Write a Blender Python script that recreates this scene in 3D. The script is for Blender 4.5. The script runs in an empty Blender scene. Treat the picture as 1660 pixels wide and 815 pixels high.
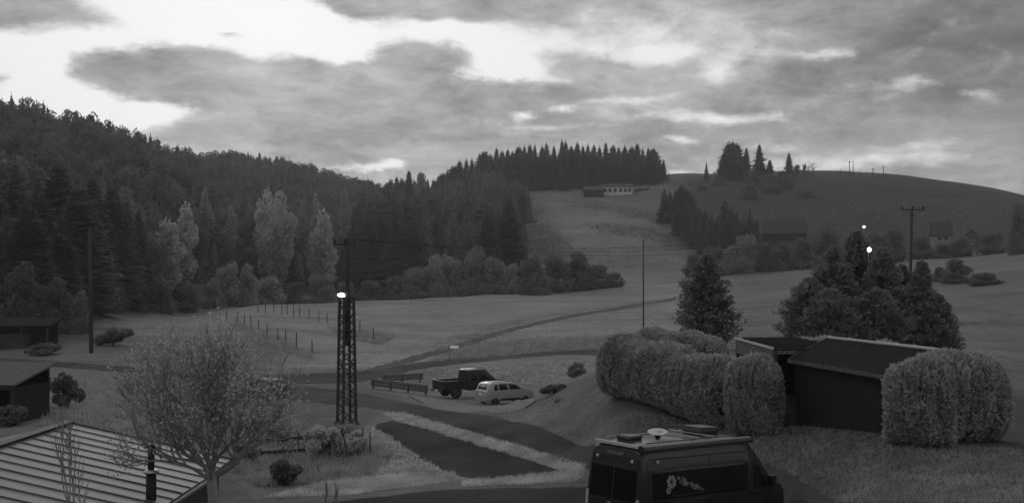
import bpy, math, random
import numpy as np
from mathutils import Vector, Matrix
from mathutils.bvhtree import BVHTree
random.seed(7)
rng = np.random.default_rng(7)
R = math.radians
scene = bpy.context.scene
col = scene.collection

# ------------------------------------------------------------------ camera
CAMZ, FPX, HOR, CU = 10.0, 1700.0, 450.0, 830.0     # metres, focal length / horizon row / middle column in photograph pixels
cam_d = bpy.data.cameras.new('camera')
cam_d.sensor_width = 36.0
cam_d.lens = 36.0 * FPX / 1660.0
cam_d.shift_y = (HOR - 407.5) / 1660.0
cam_d.clip_start = 0.3
cam_d.clip_end = 12000
cam = bpy.data.objects.new('camera', cam_d)
cam.location = (0, 0, CAMZ)
cam.rotation_euler = (R(90), 0, 0)
col.objects.link(cam)
scene.camera = cam

# ------------------------------------------------------------------ sky
SUN_AZ, SUN_EL = R(-13.0), R(12.5)                  # behind the clouds, ahead and to the left
world = bpy.data.worlds.new('World')
scene.world = world
world.use_nodes = True
wt = world.node_tree
wt.nodes.clear()

class NT:
    """small helper that chains maths nodes"""
    def __init__(s, t): s.t = t
    def n(s, typ, **kw):
        o = s.t.nodes.new(typ)
        for k, v in kw.items(): setattr(o, k, v)
        return o
    def put(s, sock, v):
        if hasattr(v, 'links') or hasattr(v, 'is_output'): s.t.links.new(v, sock)
        else: sock.default_value = v
    def m(s, op, a, b=None, c=None, clamp=False):
        o = s.n('ShaderNodeMath', operation=op, use_clamp=clamp)
        for i, v in enumerate((a, b, c)):
            if v is not None: s.put(o.inputs[i], v)
        return o.outputs[0]
    def noise(s, vec, scale, detail=4.0, rough=0.5, lac=2.0, dist=0.0):
        o = s.n('ShaderNodeTexNoise')
        if vec is not None: s.put(o.inputs['Vector'], vec)
        o.inputs['Scale'].default_value = scale
        o.inputs['Detail'].default_value = detail
        o.inputs['Roughness'].default_value = rough
        o.inputs['Lacunarity'].default_value = lac
        o.inputs['Distortion'].default_value = dist
        return o
    def ramp(s, v, a, b, lo=0.0, hi=1.0, smooth=True):
        o = s.n('ShaderNodeMapRange', interpolation_type='SMOOTHSTEP' if smooth else 'LINEAR', clamp=True)
        s.put(o.inputs['Value'], v)
        for k, x in (('From Min', a), ('From Max', b), ('To Min', lo), ('To Max', hi)): s.put(o.inputs[k], x)
        return o.outputs['Result']
    def vmap(s, vec, loc=(0, 0, 0), scl=(1, 1, 1)):
        o = s.n('ShaderNodeMapping')
        s.put(o.inputs['Vector'], vec)
        o.inputs['Location'].default_value = loc
        o.inputs['Scale'].default_value = scl
        return o.outputs[0]

W = NT(wt)
dirv = W.n('ShaderNodeTexCoord').outputs['Generated']
sep = W.n('ShaderNodeSeparateXYZ'); wt.links.new(dirv, sep.inputs[0])
dx, dy, dz = sep.outputs
az = W.m('ARCTAN2', dx, dy)
el = W.m('ARCSINE', dz)
flat = W.vmap(dirv, scl=(1, 1, 1.9))
w1 = W.noise(flat, 11.0, 5.0, 0.66)
wsep = W.n('ShaderNodeSeparateColor'); wt.links.new(w1.outputs['Color'], wsep.inputs[0])
n1 = W.m('SUBTRACT', wsep.outputs[0], 0.5); n2 = W.m('SUBTRACT', wsep.outputs[1], 0.5)
azw = W.m('MULTIPLY_ADD', n1, 0.085, az)
elw = W.m('MULTIPLY_ADD', n2, 0.030, el)
cv = W.n('ShaderNodeCombineXYZ'); wt.links.new(azw, cv.inputs[0]); wt.links.new(elw, cv.inputs[1])
def lobe(u, v, ru, rv, amp, acc):
    """a patch of thin (positive) or thick (negative) cloud in the direction of (u, v)"""
    tx = (u - CU) / FPX; tz = (HOR - v) / FPX
    a = math.atan(tx); e = math.atan(tz * math.cos(a))
    sx, sy = FPX / (1.75 * ru * math.cos(a) ** 2), FPX / (1.75 * rv * math.cos(a))
    g = W.n('ShaderNodeTexGradient', gradient_type='SPHERICAL')
    wt.links.new(W.vmap(cv.outputs[0], (-a * sx, -e * sy, 0), (sx, sy, 1)), g.inputs[0])
    return W.m('MULTIPLY_ADD', g.outputs['Fac'], amp * 1.25, acc)
LOBES = [(60, 80, 130, 38, 1.2), (270, 45, 150, 42, 1.15), (470, 60, 110, 45, 1.2), (575, 88, 60, 22, .9), (690, 50, 110, 17, 1.05),
         (790, 75, 90, 32, 1.1), (835, 112, 62, 24, 1.0), (50, 140, 80, 34, 1.1), (150, 165, 110, 24, 1.1), (270, 184, 110, 14, 1.0),
         (200, 200, 70, 12, .8), (330, 20, 160, 18, .6), (440, 18, 90, 22, .7),
         (1065, 88, 50, 13, .75), (1170, 192, 62, 9, .95), (905, 173, 22, 6, .7), (845, 187, 18, 6, .7), (628, 265, 24, 5, .9),
         (590, 272, 45, 4, .75), (1115, 223, 26, 5, .6), (1300, 85, 60, 9, .55), (1495, 132, 30, 12, .36), (1590, 152, 34, 9, .32),
         (1165, 118, 26, 22, .6), (1400, 262, 150, 10, .55), (1500, 240, 110, 6, .32), (970, 70, 90, 34, .55), (1120, 60, 120, 26, .3), (1240, 240, 60, 8, .5),
         (1090, 286, 60, 6, .55), (1060, 187, 60, 7, .4), (1000, 165, 90, 5, .4), (900, 205, 70, 4, .3),
         (40, 22, 120, 24, -1.1), (385, 28, 42, 7, -1.0), (380, 54, 40, 9, -1.0), (15, 130, 45, 9, -.9),
         (250, 108, 95, 32, -1.25), (430, 128, 190, 36, -1.2), (600, 130, 110, 22, -.9), (705, 88, 62, 24, -1.25),
         (790, 150, 110, 16, -.8), (640, 10, 110, 12, -.5), (740, 12, 120, 16, -.8), (930, 97, 55, 14, -.7), (440, 205, 190, 26, -.6)]
F = 0.0
for b in LOBES: F = lobe(*b, F)
fine = W.noise(W.vmap(dirv, (1, 8, 2), (1, 1, 1.9)), 21.0, 6.0, 0.68)
F = W.m('ADD', F, W.m('MULTIPLY', W.m('SUBTRACT', fine.outputs['Fac'], 0.5), 1.5))
# overhead and behind the view the broken cover simply goes on
broad = W.noise(W.vmap(dirv, (3, 1, 7), (1, 1, 1.8)), 2.6, 3.0, 0.55)
outside = W.ramp(el, R(16), R(24))
outside = W.m('MAXIMUM', outside, W.ramp(W.m('ABSOLUTE', az), R(28), R(36)))
F = W.m('ADD', F, W.m('MULTIPLY', outside, W.m('MULTIPLY', W.m('SUBTRACT', broad.outputs['Fac'], 0.42), 3.0)))
F = W.m('ADD', F, 0.07)
gap = W.ramp(F, 0.12, 1.05)
thin = W.ramp(F, -0.35, 0.60)
sky = W.n('ShaderNodeTexSky', sky_type='NISHITA')
sky.sun_disc = False
sky.sun_elevation = SUN_EL
sky.sun_rotation = SUN_AZ
sky.air_density = 1.5; sky.dust_density = 3.0
bw = W.n('ShaderNodeRGBToBW'); wt.links.new(sky.outputs[0], bw.inputs[0])
sun_v = (math.sin(SUN_AZ) * math.cos(SUN_EL), math.cos(SUN_AZ) * math.cos(SUN_EL), math.sin(SUN_EL))
dot = W.n('ShaderNodeVectorMath', operation='DOT_PRODUCT')
wt.links.new(dirv, dot.inputs[0]); dot.inputs[1].default_value = sun_v
ang = W.m('ARCCOSINE', W.m('MINIMUM', dot.outputs['Value'], 1.0))
glow = W.m('POWER', 2.718, W.m('MULTIPLY', ang, -1.0 / R(34)))
streak = W.noise(W.vmap(dirv, (2, 2, 5), (1, 1, 2.7)), 15.0, 6.0, 0.66, dist=0.35)
lump = W.noise(W.vmap(dirv, (7, 4, 5), (1, 1, 2.4)), 5.0, 2.0, 0.5)
body = W.m('MULTIPLY_ADD', glow, 1.9, 2.6)                                  # cloud brightness falls off away from the sun
shade = W.m('ADD', lobe(1640, 60, 330, 120, .50, 0.0), lobe(1350, 330, 500, 60, -.12, 0.0))          # the thick dark bank on the right
body = W.m('MULTIPLY', body, W.m('SUBTRACT', 1.0, shade))
tex = W.m('ADD', W.ramp(streak.outputs['Fac'], 0.30, 0.70, 0.68, 1.42, False), W.ramp(lump.outputs['Fac'], 0.3, 0.7, -0.14, 0.14, False))
cloud = W.m('MULTIPLY', W.m('MULTIPLY', body, tex), W.m('MULTIPLY_ADD', thin, 0.36, 0.97))
clear = W.m('MULTIPLY_ADD', bw.outputs[0], 0.03, 8.9)
val = W.m('ADD', W.m('MULTIPLY', gap, clear), W.m('MULTIPLY', W.m('SUBTRACT', 1.0, gap), cloud))
comb = W.n('ShaderNodeCombineColor')
for i in range(3): wt.links.new(val, comb.inputs[i])
bg = W.n('ShaderNodeBackground'); bg.inputs['Strength'].default_value = 0.1
wt.links.new(comb.outputs[0], bg.inputs['Color'])
wo = W.n('ShaderNodeOutputWorld'); wt.links.new(bg.outputs[0], wo.inputs['Surface'])
world.cycles.sampling_method = 'NONE'

# ------------------------------------------------------------------ sun, veiled by cloud
sun_d = bpy.data.lights.new('sun', 'SUN')
sun_d.energy = 0.5; sun_d.angle = R(20); sun_d.color = (1, 1, 1)
sun = bpy.data.objects.new('sun', sun_d)
sun.rotation_euler = Vector(sun_v).to_track_quat('Z', 'Y').to_euler()
col.objects.link(sun)

scene.view_settings.view_transform = 'Standard'
scene.view_settings.look = 'None'
scene.view_settings.exposure = 0.0
scene.view_settings.gamma = 1.0
scene.view_settings.use_curve_mapping = False
scene.cycles.use_denoising = True
scene.cycles.max_bounces = 5
scene.cycles.diffuse_bounces = 3
scene.cycles.volume_bounces = 0

# ------------------------------------------------------------------ helpers
def tag(o, label=None, cat=None, group=None, kind=None):
    for k, v in (('label', label), ('category', cat), ('group', group), ('kind', kind)):
        if v: o[k] = v
    return o
def empty(name, loc, rz=0.0, label=None, cat=None, group=None):
    o = bpy.data.objects.new(name, None); col.objects.link(o)
    o.location = loc; o.rotation_euler = (0, 0, rz); o.empty_display_size = 0.2
    return tag(o, label, cat, group)
def link_mesh(name, me, parent=None):
    o = bpy.data.objects.new(name, me); col.objects.link(o)
    if parent is not None: o.parent = parent
    return o
class MB:
    def __init__(s): s.v = []; s.f = []
    def add(s, vs, fs):
        k = len(s.v); s.v += [tuple(p) for p in vs]; s.f += [tuple(i + k for i in f) for f in fs]; return s
    def box(s, x0, x1, y0, y1, z0, z1, m=None):
        p = [(x0, y0, z0), (x1, y0, z0), (x1, y1, z0), (x0, y1, z0), (x0, y0, z1), (x1, y0, z1), (x1, y1, z1), (x0, y1, z1)]
        if m is not None: p = [m @ Vector(q) for q in p]
        return s.add(p, [(3, 2, 1, 0), (4, 5, 6, 7), (0, 1, 5, 4), (1, 2, 6, 5), (2, 3, 7, 6), (3, 0, 4, 7)])
    def tube(s, pts, rad, n=8, caps=True):
        pts = [Vector(p) for p in pts]
        if not isinstance(rad, (list, tuple)): rad = [rad] * len(pts)
        vs = []
        for i, p in enumerate(pts):
            t = (pts[min(i + 1, len(pts) - 1)] - pts[max(i - 1, 0)]).normalized()
            a = t.cross(Vector((0.13, 0.31, 0.94)))
            if a.length < 0.1: a = t.cross(Vector((1, 0.2, 0)))
            a.normalize(); b = t.cross(a)
            for k in range(n):
                w = 2 * math.pi * k / n
                vs.append(p + (a * math.cos(w) + b * math.sin(w)) * rad[i])
        fs = []
        for i in range(len(pts) - 1):
            for k in range(n):
                fs.append((i * n + k, i * n + (k + 1) % n, (i + 1) * n + (k + 1) % n, (i + 1) * n + k))
        if caps:
            fs.append(tuple(range(n - 1, -1, -1))); fs.append(tuple(range((len(pts) - 1) * n, len(pts) * n)))
        return s.add(vs, fs)
    def bar(s, a, b, w, h):
        """a square bar from a to b, w wide and h high"""
        a = Vector(a); b = Vector(b); t = (b - a).normalized()
        sx = t.cross(Vector((0, 0, 1)))
        if sx.length < 0.05: sx = Vector((1, 0, 0))
        sx.normalize(); up = sx.cross(t)
        vs = [p + sx * (i * w / 2) + up * (j * h / 2) for p in (a, b) for i, j in ((-1, -1), (1, -1), (1, 1), (-1, 1))]
        return s.add(vs, [(0, 1, 2, 3), (7, 6, 5, 4), (0, 4, 5, 1), (1, 5, 6, 2), (2, 6, 7, 3), (3, 7, 4, 0)])
    def prism(s, poly, ax, d0, d1):
        """polygon swept along axis ax ('x','y','z')"""
        def P(p, d): return {'x': (d, p[0], p[1]), 'y': (p[0], d, p[1]), 'z': (p[0], p[1], d)}[ax]
        n = len(poly)
        return s.add([P(p, d0) for p in poly] + [P(p, d1) for p in poly],
                     [tuple(range(n)), tuple(range(2 * n - 1, n - 1, -1))] + [(i, i + n, (i + 1) % n + n, (i + 1) % n) for i in range(n)])
    def mesh(s, name, mat=None, smooth=False):
        me = bpy.data.meshes.new(name); me.from_pydata(s.v, [], s.f); me.update()
        if mat: me.materials.append(mat)
        if smooth: me.polygons.foreach_set('use_smooth', [True] * len(me.polygons))
        return me
    def build(s, name, mat=None, parent=None, smooth=False, fix=True):
        import bmesh
        me = s.mesh(name, mat, smooth)
        if fix:
            bm = bmesh.new(); bm.from_mesh(me); bmesh.ops.recalc_face_normals(bm, faces=bm.faces); bm.to_mesh(me); bm.free()
        return link_mesh(name, me, parent)
def np_mesh(name, V, F, mat, smooth=False):
    """V (n,3); F (m,k) with a constant k"""
    me = bpy.data.meshes.new(name)
    V = np.asarray(V, dtype=np.float32); F = np.asarray(F, dtype=np.int32)
    k = F.shape[1]
    me.vertices.add(len(V)); me.vertices.foreach_set('co', V.ravel())
    me.loops.add(F.size); me.loops.foreach_set('vertex_index', F.ravel())
    me.polygons.add(len(F)); me.polygons.foreach_set('loop_start', np.arange(0, F.size, k, dtype=np.int32))
    if smooth: me.polygons.foreach_set('use_smooth', np.ones(len(F), dtype=bool))
    me.update(calc_edges=True); me.validate()
    if mat: me.materials.append(mat)
    return me

def mat(name, val, rough=0.8, var=0.25, scale=4.0, bump=0.0, bscale=30.0, metal=0.0, objvar=0.0, spec=0.3, detail=5.0, stretch=None, coat=0.0):
    m = bpy.data.materials.new(name); m.use_nodes = True
    t = m.node_tree; N = NT(t)
    p = t.nodes['Principled BSDF']
    p.inputs['Roughness'].default_value = rough; p.inputs['Metallic'].default_value = metal
    p.inputs['Specular IOR Level'].default_value = spec
    p.inputs['Coat Weight'].default_value = coat
    v = val
    vec = N.n('ShaderNodeTexCoord').outputs['Object']
    if stretch: vec = N.vmap(vec, scl=stretch)
    if var:
        nz = N.noise(vec, scale, detail, 0.6)
        v = N.ramp(nz.outputs['Fac'], 0.25, 0.75, val * (1 - var), val * (1 + var), False)
    if objvar:
        r = N.n('ShaderNodeObjectInfo').outputs['Random']
        v = N.m('MULTIPLY', v, N.ramp(r, 0, 1, 1 - objvar, 1 + objvar, False))
    if isinstance(v, float) or isinstance(v, int):
        p.inputs['Base Color'].default_value = (v, v, v, 1)
    else:
        c = N.n('ShaderNodeCombineColor')
        for i in range(3): t.links.new(v, c.inputs[i])
        t.links.new(c.outputs[0], p.inputs['Base Color'])
    if bump:
        nb = N.noise(vec, bscale, 6.0, 0.65)
        bn = N.n('ShaderNodeBump'); bn.inputs['Strength'].default_value = 1.0; bn.inputs['Distance'].default_value = bump
        t.links.new(nb.outputs['Fac'], bn.inputs['Height']); t.links.new(bn.outputs[0], p.inputs['Normal'])
    return m
def leaf_mat(name, val, objvar=0.2, trans=0.35, var=0.3, scale=0.6):
    """two-sided foliage that lets some light through"""
    m = mat(name, val, 0.75, var, scale, objvar=objvar, spec=0.15)
    t = m.node_tree; p = t.nodes['Principled BSDF']; out = t.nodes['Material Output']
    tr = t.nodes.new('ShaderNodeBsdfTranslucent'); mx = t.nodes.new('ShaderNodeMixShader'); mx.inputs[0].default_value = trans
    src = p.inputs['Base Color'].links[0].from_socket
    t.links.new(src, tr.inputs['Color'])
    t.links.new(p.outputs[0], mx.inputs[1]); t.links.new(tr.outputs[0], mx.inputs[2]); t.links.new(mx.outputs[0], out.inputs['Surface'])
    return m
# ------------------------------------------------------------------ terrain
# control points: (photo column, photo row, distance) -> a point of the ground
CP = [
 # yard near the camera
 (-200, 1000, 14), (300, 1000, 15), (830, 1050, 16), (1300, 1000, 15), (1900, 880, 15),
 # bottom left garden
 (-100, 830, 28), (60, 780, 32), (150, 745, 42), (250, 800, 34), (340, 815, 35), (150, 650, 66), (230, 690, 53), (-50, 690, 55), (40, 680, 56),
 (60, 610, 92), (330, 720, 48), (430, 690, 56), (420, 790, 39), (520, 745, 46), (560, 800, 38.5), (600, 720, 50), (470, 650, 68),
 # drive, plot, road
 (740, 780, 40), (935, 763, 39.5), (820, 800, 37), (960, 815, 34), (830, 870, 29), (1000, 890, 26), (1150, 884, 26.5), (1270, 842, 30),
 (620, 676, 59), (561, 686, 56), (680, 720, 50), (800, 752, 43.5), (700, 690, 55), (850, 720, 46), (950, 742, 41.5), (955, 712, 45), (800, 676, 54.5),
 (560, 640, 71), (600, 622, 86), (690, 655, 66), (640, 640, 74), (760, 662, 70), (813, 655, 76), (860, 652, 78), (700, 640, 82),
 # main road
 (700, 590, 106), (900, 573, 115), (990, 568, 118), (230, 602, 96), (0, 583, 106), (480, 610, 92), (-150, 575, 110), (1200, 560, 121), (600, 603, 97),
 # garden mound on the right
 (876, 654, 55), (912, 637, 54), (960, 628, 51), (850, 672, 54), (900, 672, 50), (985, 652, 45.5), (1080, 672, 42), (1170, 692, 39.8), (1040, 700, 40),
 (1000, 690, 42), (1220, 700, 37.6), (1290, 688, 37.8), (1440, 705, 31.6), (1380, 720, 32), (1500, 722, 30), (1600, 716, 31.5), (1300, 760, 31.5), (1500, 770, 27),
 (1640, 812, 22.5), (1400, 815, 26.0), (1660, 730, 29), (1800, 770, 25), (1660, 690, 38.5), (1650, 640, 56), (1650, 590, 72),
 (1200, 590, 54), (1100, 590, 56), (1300, 588, 57), (1450, 590, 56), (1030, 590, 60), (1000, 592, 68), (930, 612, 75), (900, 625, 80), (950, 600, 95), (860, 612, 88),
 (1150, 565, 78), (1400, 560, 72), (1500, 560, 76), (1300, 555, 90),
 # left verge beyond the road
 (150, 555, 122), (20, 562, 122), (-150, 560, 125), (300, 560, 128), (430, 590, 108),
 # meadow
 (300, 522, 168), (210, 511, 192), (160, 528, 160), (420, 495, 232), (600, 488, 280), (800, 476, 312), (1000, 461, 325), (1090, 453, 325), (1290, 439, 305),
 (1450, 432, 285), (1660, 413, 262), (1850, 400, 250),
 (700, 520, 182), (900, 508, 192), (1090, 500, 190), (1250, 480, 205), (1600, 480, 172), (1600, 540, 108), (1200, 540, 108), (1000, 547, 128),
 (800, 562, 130), (505, 575, 117), (600, 545, 148), (430, 525, 160), (1450, 500, 150), (1800, 500, 130),
 # beyond the meadow: the brook and the far slopes
 (300, 508, 225), (420, 500, 265), (600, 492, 315), (800, 482, 340),
]
CPD = [  # (photo column, distance, height)
 (-600, 140, 6), (-300, 130, 4), (-600, 300, 55), (-300, 300, 52), (-300, 450, 82), (-600, 450, 95),
 (0, 200, 13), (0, 300, 36), (0, 420, 64), (0, 700, 66), (-100, 170, 9), (200, 260, 13), (200, 340, 31), (200, 430, 54), (200, 650, 52), (300, 330, 19), (300, 460, 47), (300, 700, 70),
 (400, 310, 6), (400, 450, 27), (400, 700, 75), (560, 700, 59), (600, 450, 21), (600, 700, 54), (500, 360, 8), (700, 700, 55), (700, 480, 26), (700, 590, 46),
 (750, 600, 56), (830, 600, 61), (720, 400, 12),
 (400, 1200, 40), (0, 1200, 30), (800, 1200, 40), (1200, 1200, 40), (1660, 1200, 30), (2200, 1200, 30), (-600, 1200, 40),
 (830, 4, 3.4), (0, 4, 3.2), (1660, 4, 4.2), (830, 1, 3.6)]
CPV = [(950, 300, 600), (1060, 291, 602), (1100, 289, 600), (1200, 289, 600), (1310, 283, 600), (1450, 291, 580), (1560, 303, 570), (1660, 320, 560), (1800, 345, 540),
 (2200, 370, 500), (1000, 318, 555), (900, 345, 495), (1000, 380, 425), (1050, 420, 372), (900, 430, 375), (1000, 443, 350), (850, 335, 525), (1200, 400, 392), (1100, 350, 470),
 (1260, 386, 390), (1400, 350, 455), (1525, 404, 365), (1600, 370, 420), (1660, 400, 330), (1300, 310, 540), (1150, 320, 520), (1500, 320, 520), (1400, 410, 340),
 (1100, 240+70, 545), (1200, 330, 900), (950, 330, 900), (1450, 330, 900), (1660, 370, 900)]
def w_of(u, d, z): t = (u - CU) / FPX; return (t * d, d, z)
pts = [w_of(u, d, CAMZ - (v - HOR) / FPX * d) for u, v, d in CP] + [w_of(u, d, z) for u, d, z in CPD] + [w_of(u, d, CAMZ - (v - HOR) / FPX * d) for u, v, d in CPV]
P = np.array(pts)
def warp(x, y):
    r = np.hypot(x, y); a = np.arctan2(x, y)
    return np.stack([a * 1.6, np.log(np.maximum(r, 1.0)) * 0.62], -1)
def kern(d2): return np.where(d2 > 1e-12, d2 * np.log(np.maximum(d2, 1e-12)), 0.0)
cw = warp(P[:, 0], P[:, 1]); nP = len(P)
K = kern(((cw[:, None] - cw[None]) ** 2).sum(-1)) + np.eye(nP) * 0.0012
A = np.zeros((nP + 3, nP + 3)); A[:nP, :nP] = K; A[:nP, nP] = 1; A[:nP, nP + 1:] = cw; A[nP:, :nP] = A[:nP, nP:].T
# heights are fitted relative to distance so that near ground is fitted finely
wgt = 1.0 / np.maximum(np.hypot(P[:, 0], P[:, 1]), 12.0)
S = (P[:, 2] - CAMZ) * wgt
sol = np.linalg.solve(A, np.concatenate([S, np.zeros(3)]))
def height(x, y):
    x = np.asarray(x, float); y = np.asarray(y, float)
    r = np.hypot(x, y); a = np.arctan2(x, y); lim = R(52)
    def ev(ac):
        q = np.stack([ac * 1.6, np.log(np.maximum(r, 1.0)) * 0.62], -1)
        out = np.empty(len(q))
        for i in range(0, len(q), 20000):
            d2 = ((q[i:i + 20000, None] - cw[None]) ** 2).sum(-1)
            out[i:i + 20000] = kern(d2) @ sol[:nP]
        out += sol[nP] + q @ sol[nP + 1:]
        return CAMZ + out * np.maximum(r, 12.0)
    z = ev(np.clip(a, -lim, lim))
    back = np.clip((np.abs(a) - lim) / (math.pi - lim), 0, 1)
    if (back > 0).any():
        k = back > 0
        r0, x0 = r, x
        sub = r[k]
        def ev2(ac):
            q = np.stack([np.full(len(sub), ac) * 1.6, np.log(np.maximum(sub, 1.0)) * 0.62], -1)
            d2 = ((q[:, None] - cw[None]) ** 2).sum(-1)
            return CAMZ + (kern(d2) @ sol[:nP] + sol[nP] + q @ sol[nP + 1:]) * np.maximum(sub, 12.0)
        zl, zr = ev2(-lim), ev2(lim)
        t = 0.5 * back[k]; t = np.where(a[k] > 0, 1 - t, t)
        t = t * t * (3 - 2 * t)
        z[k] = zl * (1 - t) + zr * t
    return z
rad = list(np.geomspace(1.0, 18, 34)[:-1]) + list(np.geomspace(18, 140, 175)[:-1]) + list(np.geomspace(140, 800, 95)[:-1]) + list(np.geomspace(800, 1500, 8))
azs = list(np.radians(np.arange(-180, -33, 3.0))) + list(np.radians(np.arange(-33, 33, 0.15))) + list(np.radians(np.arange(33, 180, 3.0)))
rad = np.array(rad); azs = np.array(azs); nr, na = len(rad), len(azs)
RR, AA = np.meshgrid(rad, azs, indexing='ij')
TX, TY = (RR * np.sin(AA)).ravel(), (RR * np.cos(AA)).ravel()
TZ = height(TX, TY)
TZ += np.where(RR.ravel() > 700, 0, 0) 
# small unevenness of real ground, growing with distance
def vnoise(x, y, s, seed):
    g = np.random.default_rng(seed).normal(size=(256, 256))
    x = x / s; y = y / s
    ix = np.floor(x).astype(int); iy = np.floor(y).astype(int); fx = x - ix; fy = y - iy
    fx = fx * fx * (3 - 2 * fx); fy = fy * fy * (3 - 2 * fy)
    G = lambda i, j: g[i % 256, j % 256]
    return (G(ix, iy) * (1 - fx) + G(ix + 1, iy) * fx) * (1 - fy) + (G(ix, iy + 1) * (1 - fx) + G(ix + 1, iy + 1) * fx) * fy
rr = RR.ravel()
TZ += np.clip((rr - 110) / 200, 0, 1) * (0.35 * vnoise(TX, TY, 22, 1) + 0.12 * vnoise(TX, TY, 7, 2))
TZ = np.clip(TZ, -6, 100)
TV = np.stack([TX, TY, TZ], -1)
ii, jj = np.meshgrid(np.arange(nr - 1), np.arange(na), indexing='ij')
j2 = (jj + 1) % na
TF = np.stack([ii * na + jj, (ii + 1) * na + jj, (ii + 1) * na + j2, ii * na + j2], -1).reshape(-1, 4)
cen = len(TV); TV = np.vstack([TV, [[0, 0, float(TZ[:na].mean())]]])
ground_me = np_mesh('ground', TV, TF[:, ::-1], None, True)
BVH = BVHTree.FromPolygons([Vector(v) for v in TV[:-1].tolist()], [tuple(f) for f in TF.tolist()])
def gz(x, y):
    h = BVH.ray_cast(Vector((x, y, 500)), Vector((0, 0, -1)))
    return h[0].z if h[0] is not None else 0.0
def hit(u, v):
    """the point of the ground seen at a place of the photograph"""
    d = Vector(((u - CU) / FPX, 1.0, (HOR - v) / FPX)).normalized()
    h = BVH.ray_cast(Vector((0, 0, CAMZ)), d, 3000)
    return h[0] if h[0] is not None else Vector(w_of(u, 400, 10))
def at(u, d):
    x = (u - CU) / FPX * d
    return Vector((x, d, gz(x, d)))
def ztop(v, d): return CAMZ + (HOR - v) / FPX * d

# kinds of ground cover, as fields of the terrain (grass tone with light and shade painted in, rough weeds, bare soil)
def inpoly(poly, x, y):
    r = np.zeros(len(x), bool); n = len(poly)
    for i in range(n):
        x0, y0 = poly[i]; x1, y1 = poly[(i + 1) % n]
        c = ((y0 > y) != (y1 > y)) & (x < (x1 - x0) * (y - y0) / ((y1 - y0) if y1 != y0 else 1e-9) + x0)
        r ^= c
    return r
front = TY > 1.0
uu = np.where(front, CU + FPX * TX / np.maximum(TY, 1e-3), 1e5)
vv = np.where(front, HOR - FPX * (TZ - CAMZ) / np.maximum(TY, 1e-3), 1e5)
uu = uu + 22 * vnoise(TX, TY, 30, 5) * np.clip(TY / 300, 0.1, 1); vv = vv + 5 * vnoise(TX, TY, 25, 6) * np.clip(TY / 200, 0.1, 1)
dry_light = np.full(len(TX), 0.42); weed = np.zeros(len(TX)); soil = np.zeros(len(TX))
def region(arr, val, poly, dmin, dmax):
    k = inpoly(poly, uu, vv) & (TY >= dmin) & (TY <= dmax) & front
    arr[k] = val
region(dry_light, 1.0, [(100, 400), (1800, 380), (1800, 620), (100, 600)], 100, 335)          # meadow, its brighter light painted in as a paler tone
region(dry_light, 0.62, [(1120, 380), (1800, 380), (1800, 640), (1120, 600)], 60, 300)        # its right end
region(dry_light, 0.5, [(100, 540), (430, 540), (480, 620), (100, 640)], 80, 140)
region(dry_light, 0.62, [(835, 315), (1000, 320), (1125, 400), (1120, 452), (835, 480)], 335, 600)  # far meadow strip
region(dry_light, 0.45, [(1000, 270), (1125, 300), (1125, 400), (1010, 325)], 335, 620)
region(dry_light, 0.85, [(880, 325), (990, 330), (1060, 372), (960, 402), (900, 380)], 335, 600)
region(dry_light, -0.04, [(1100, 260), (1900, 300), (1900, 440), (1125, 440)], 325, 640)       # dull hillside
region(dry_light, 0.62, [(-300, 590), (240, 600), (470, 640), (480, 700), (100, 700), (-300, 720)], 45, 100)
region(dry_light, 0.72, [(560, 600), (1000, 565), (985, 640), (900, 625), (820, 670), (690, 660)], 60, 118)
region(dry_light, 0.60, [(790, 680), (940, 625), (1000, 640), (1010, 720), (950, 715)], 38, 60)   # mound
region(dry_light, 0.17, [(985, 640), (1900, 640), (1900, 1000), (1240, 900), (1000, 720)], 14, 60)    # garden lawn, its dimmer light painted in as a darker tone
region(dry_light, 0.75, [(560, 700), (640, 668), (960, 755), (930, 775), (760, 790), (420, 815), (380, 780), (500, 740)], 34, 62)
region(dry_light, 0.05, [(-900, 460), (158, 460), (158, 556), (-900, 585)], 105, 400)
region(dry_light, 0.15, [(-900, 100), (700, 100), (700, 486), (420, 490), (150, 525), (-900, 545)], 190, 900)
region(weed, 1.0, [(690, 592), (760, 560), (980, 545), (1180, 545), (1180, 566), (900, 572)], 105, 140)
region(weed, 0.8, [(700, 560), (900, 505), (1090, 482), (1092, 487), (900, 513), (730, 562)], 105, 330)
region(weed, 0.7, [(385, 520), (430, 545), (505, 575), (510, 582), (420, 560), (370, 525)], 100, 190)
region(weed, 0.8, [(530, 528), (640, 545), (620, 560), (560, 552)], 100, 190)
region(weed, 1.0, [(948, 363), (1010, 364), (1105, 386), (1112, 404), (1040, 388), (960, 373)], 335, 520)
region(weed, 0.8, [(850, 330), (905, 333), (897, 346), (848, 354)], 335, 600)
region(weed, 1.0, [(842, 372), (880, 362), (905, 380), (940, 412), (900, 422), (850, 405)], 335, 560)
region(weed, 0.9, [(905, 326), (1000, 332), (1080, 348), (1078, 362), (1000, 346)], 335, 600)
region(weed, 0.8, [(160, 530), (215, 520), (205, 560), (150, 560)], 100, 200)
region(weed, 0.7, [(380, 690), (500, 690), (640, 735), (600, 760), (420, 780), (380, 760)], 36, 66)
region(weed, 0.6, [(1540, 517), (1700, 512), (1700, 524), (1540, 527)], 60, 300)
region(weed, 0.7, [(1150, 556), (1300, 542), (1300, 556), (1150, 566)], 70, 200)
region(weed, 0.8, [(150, 512), (430, 490), (600, 484), (600, 488), (420, 497), (215, 512), (150, 530)], 180, 340)
region(soil, 0.8, [(690, 655), (760, 648), (860, 652), (850, 664), (760, 672)], 60, 90)
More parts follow.
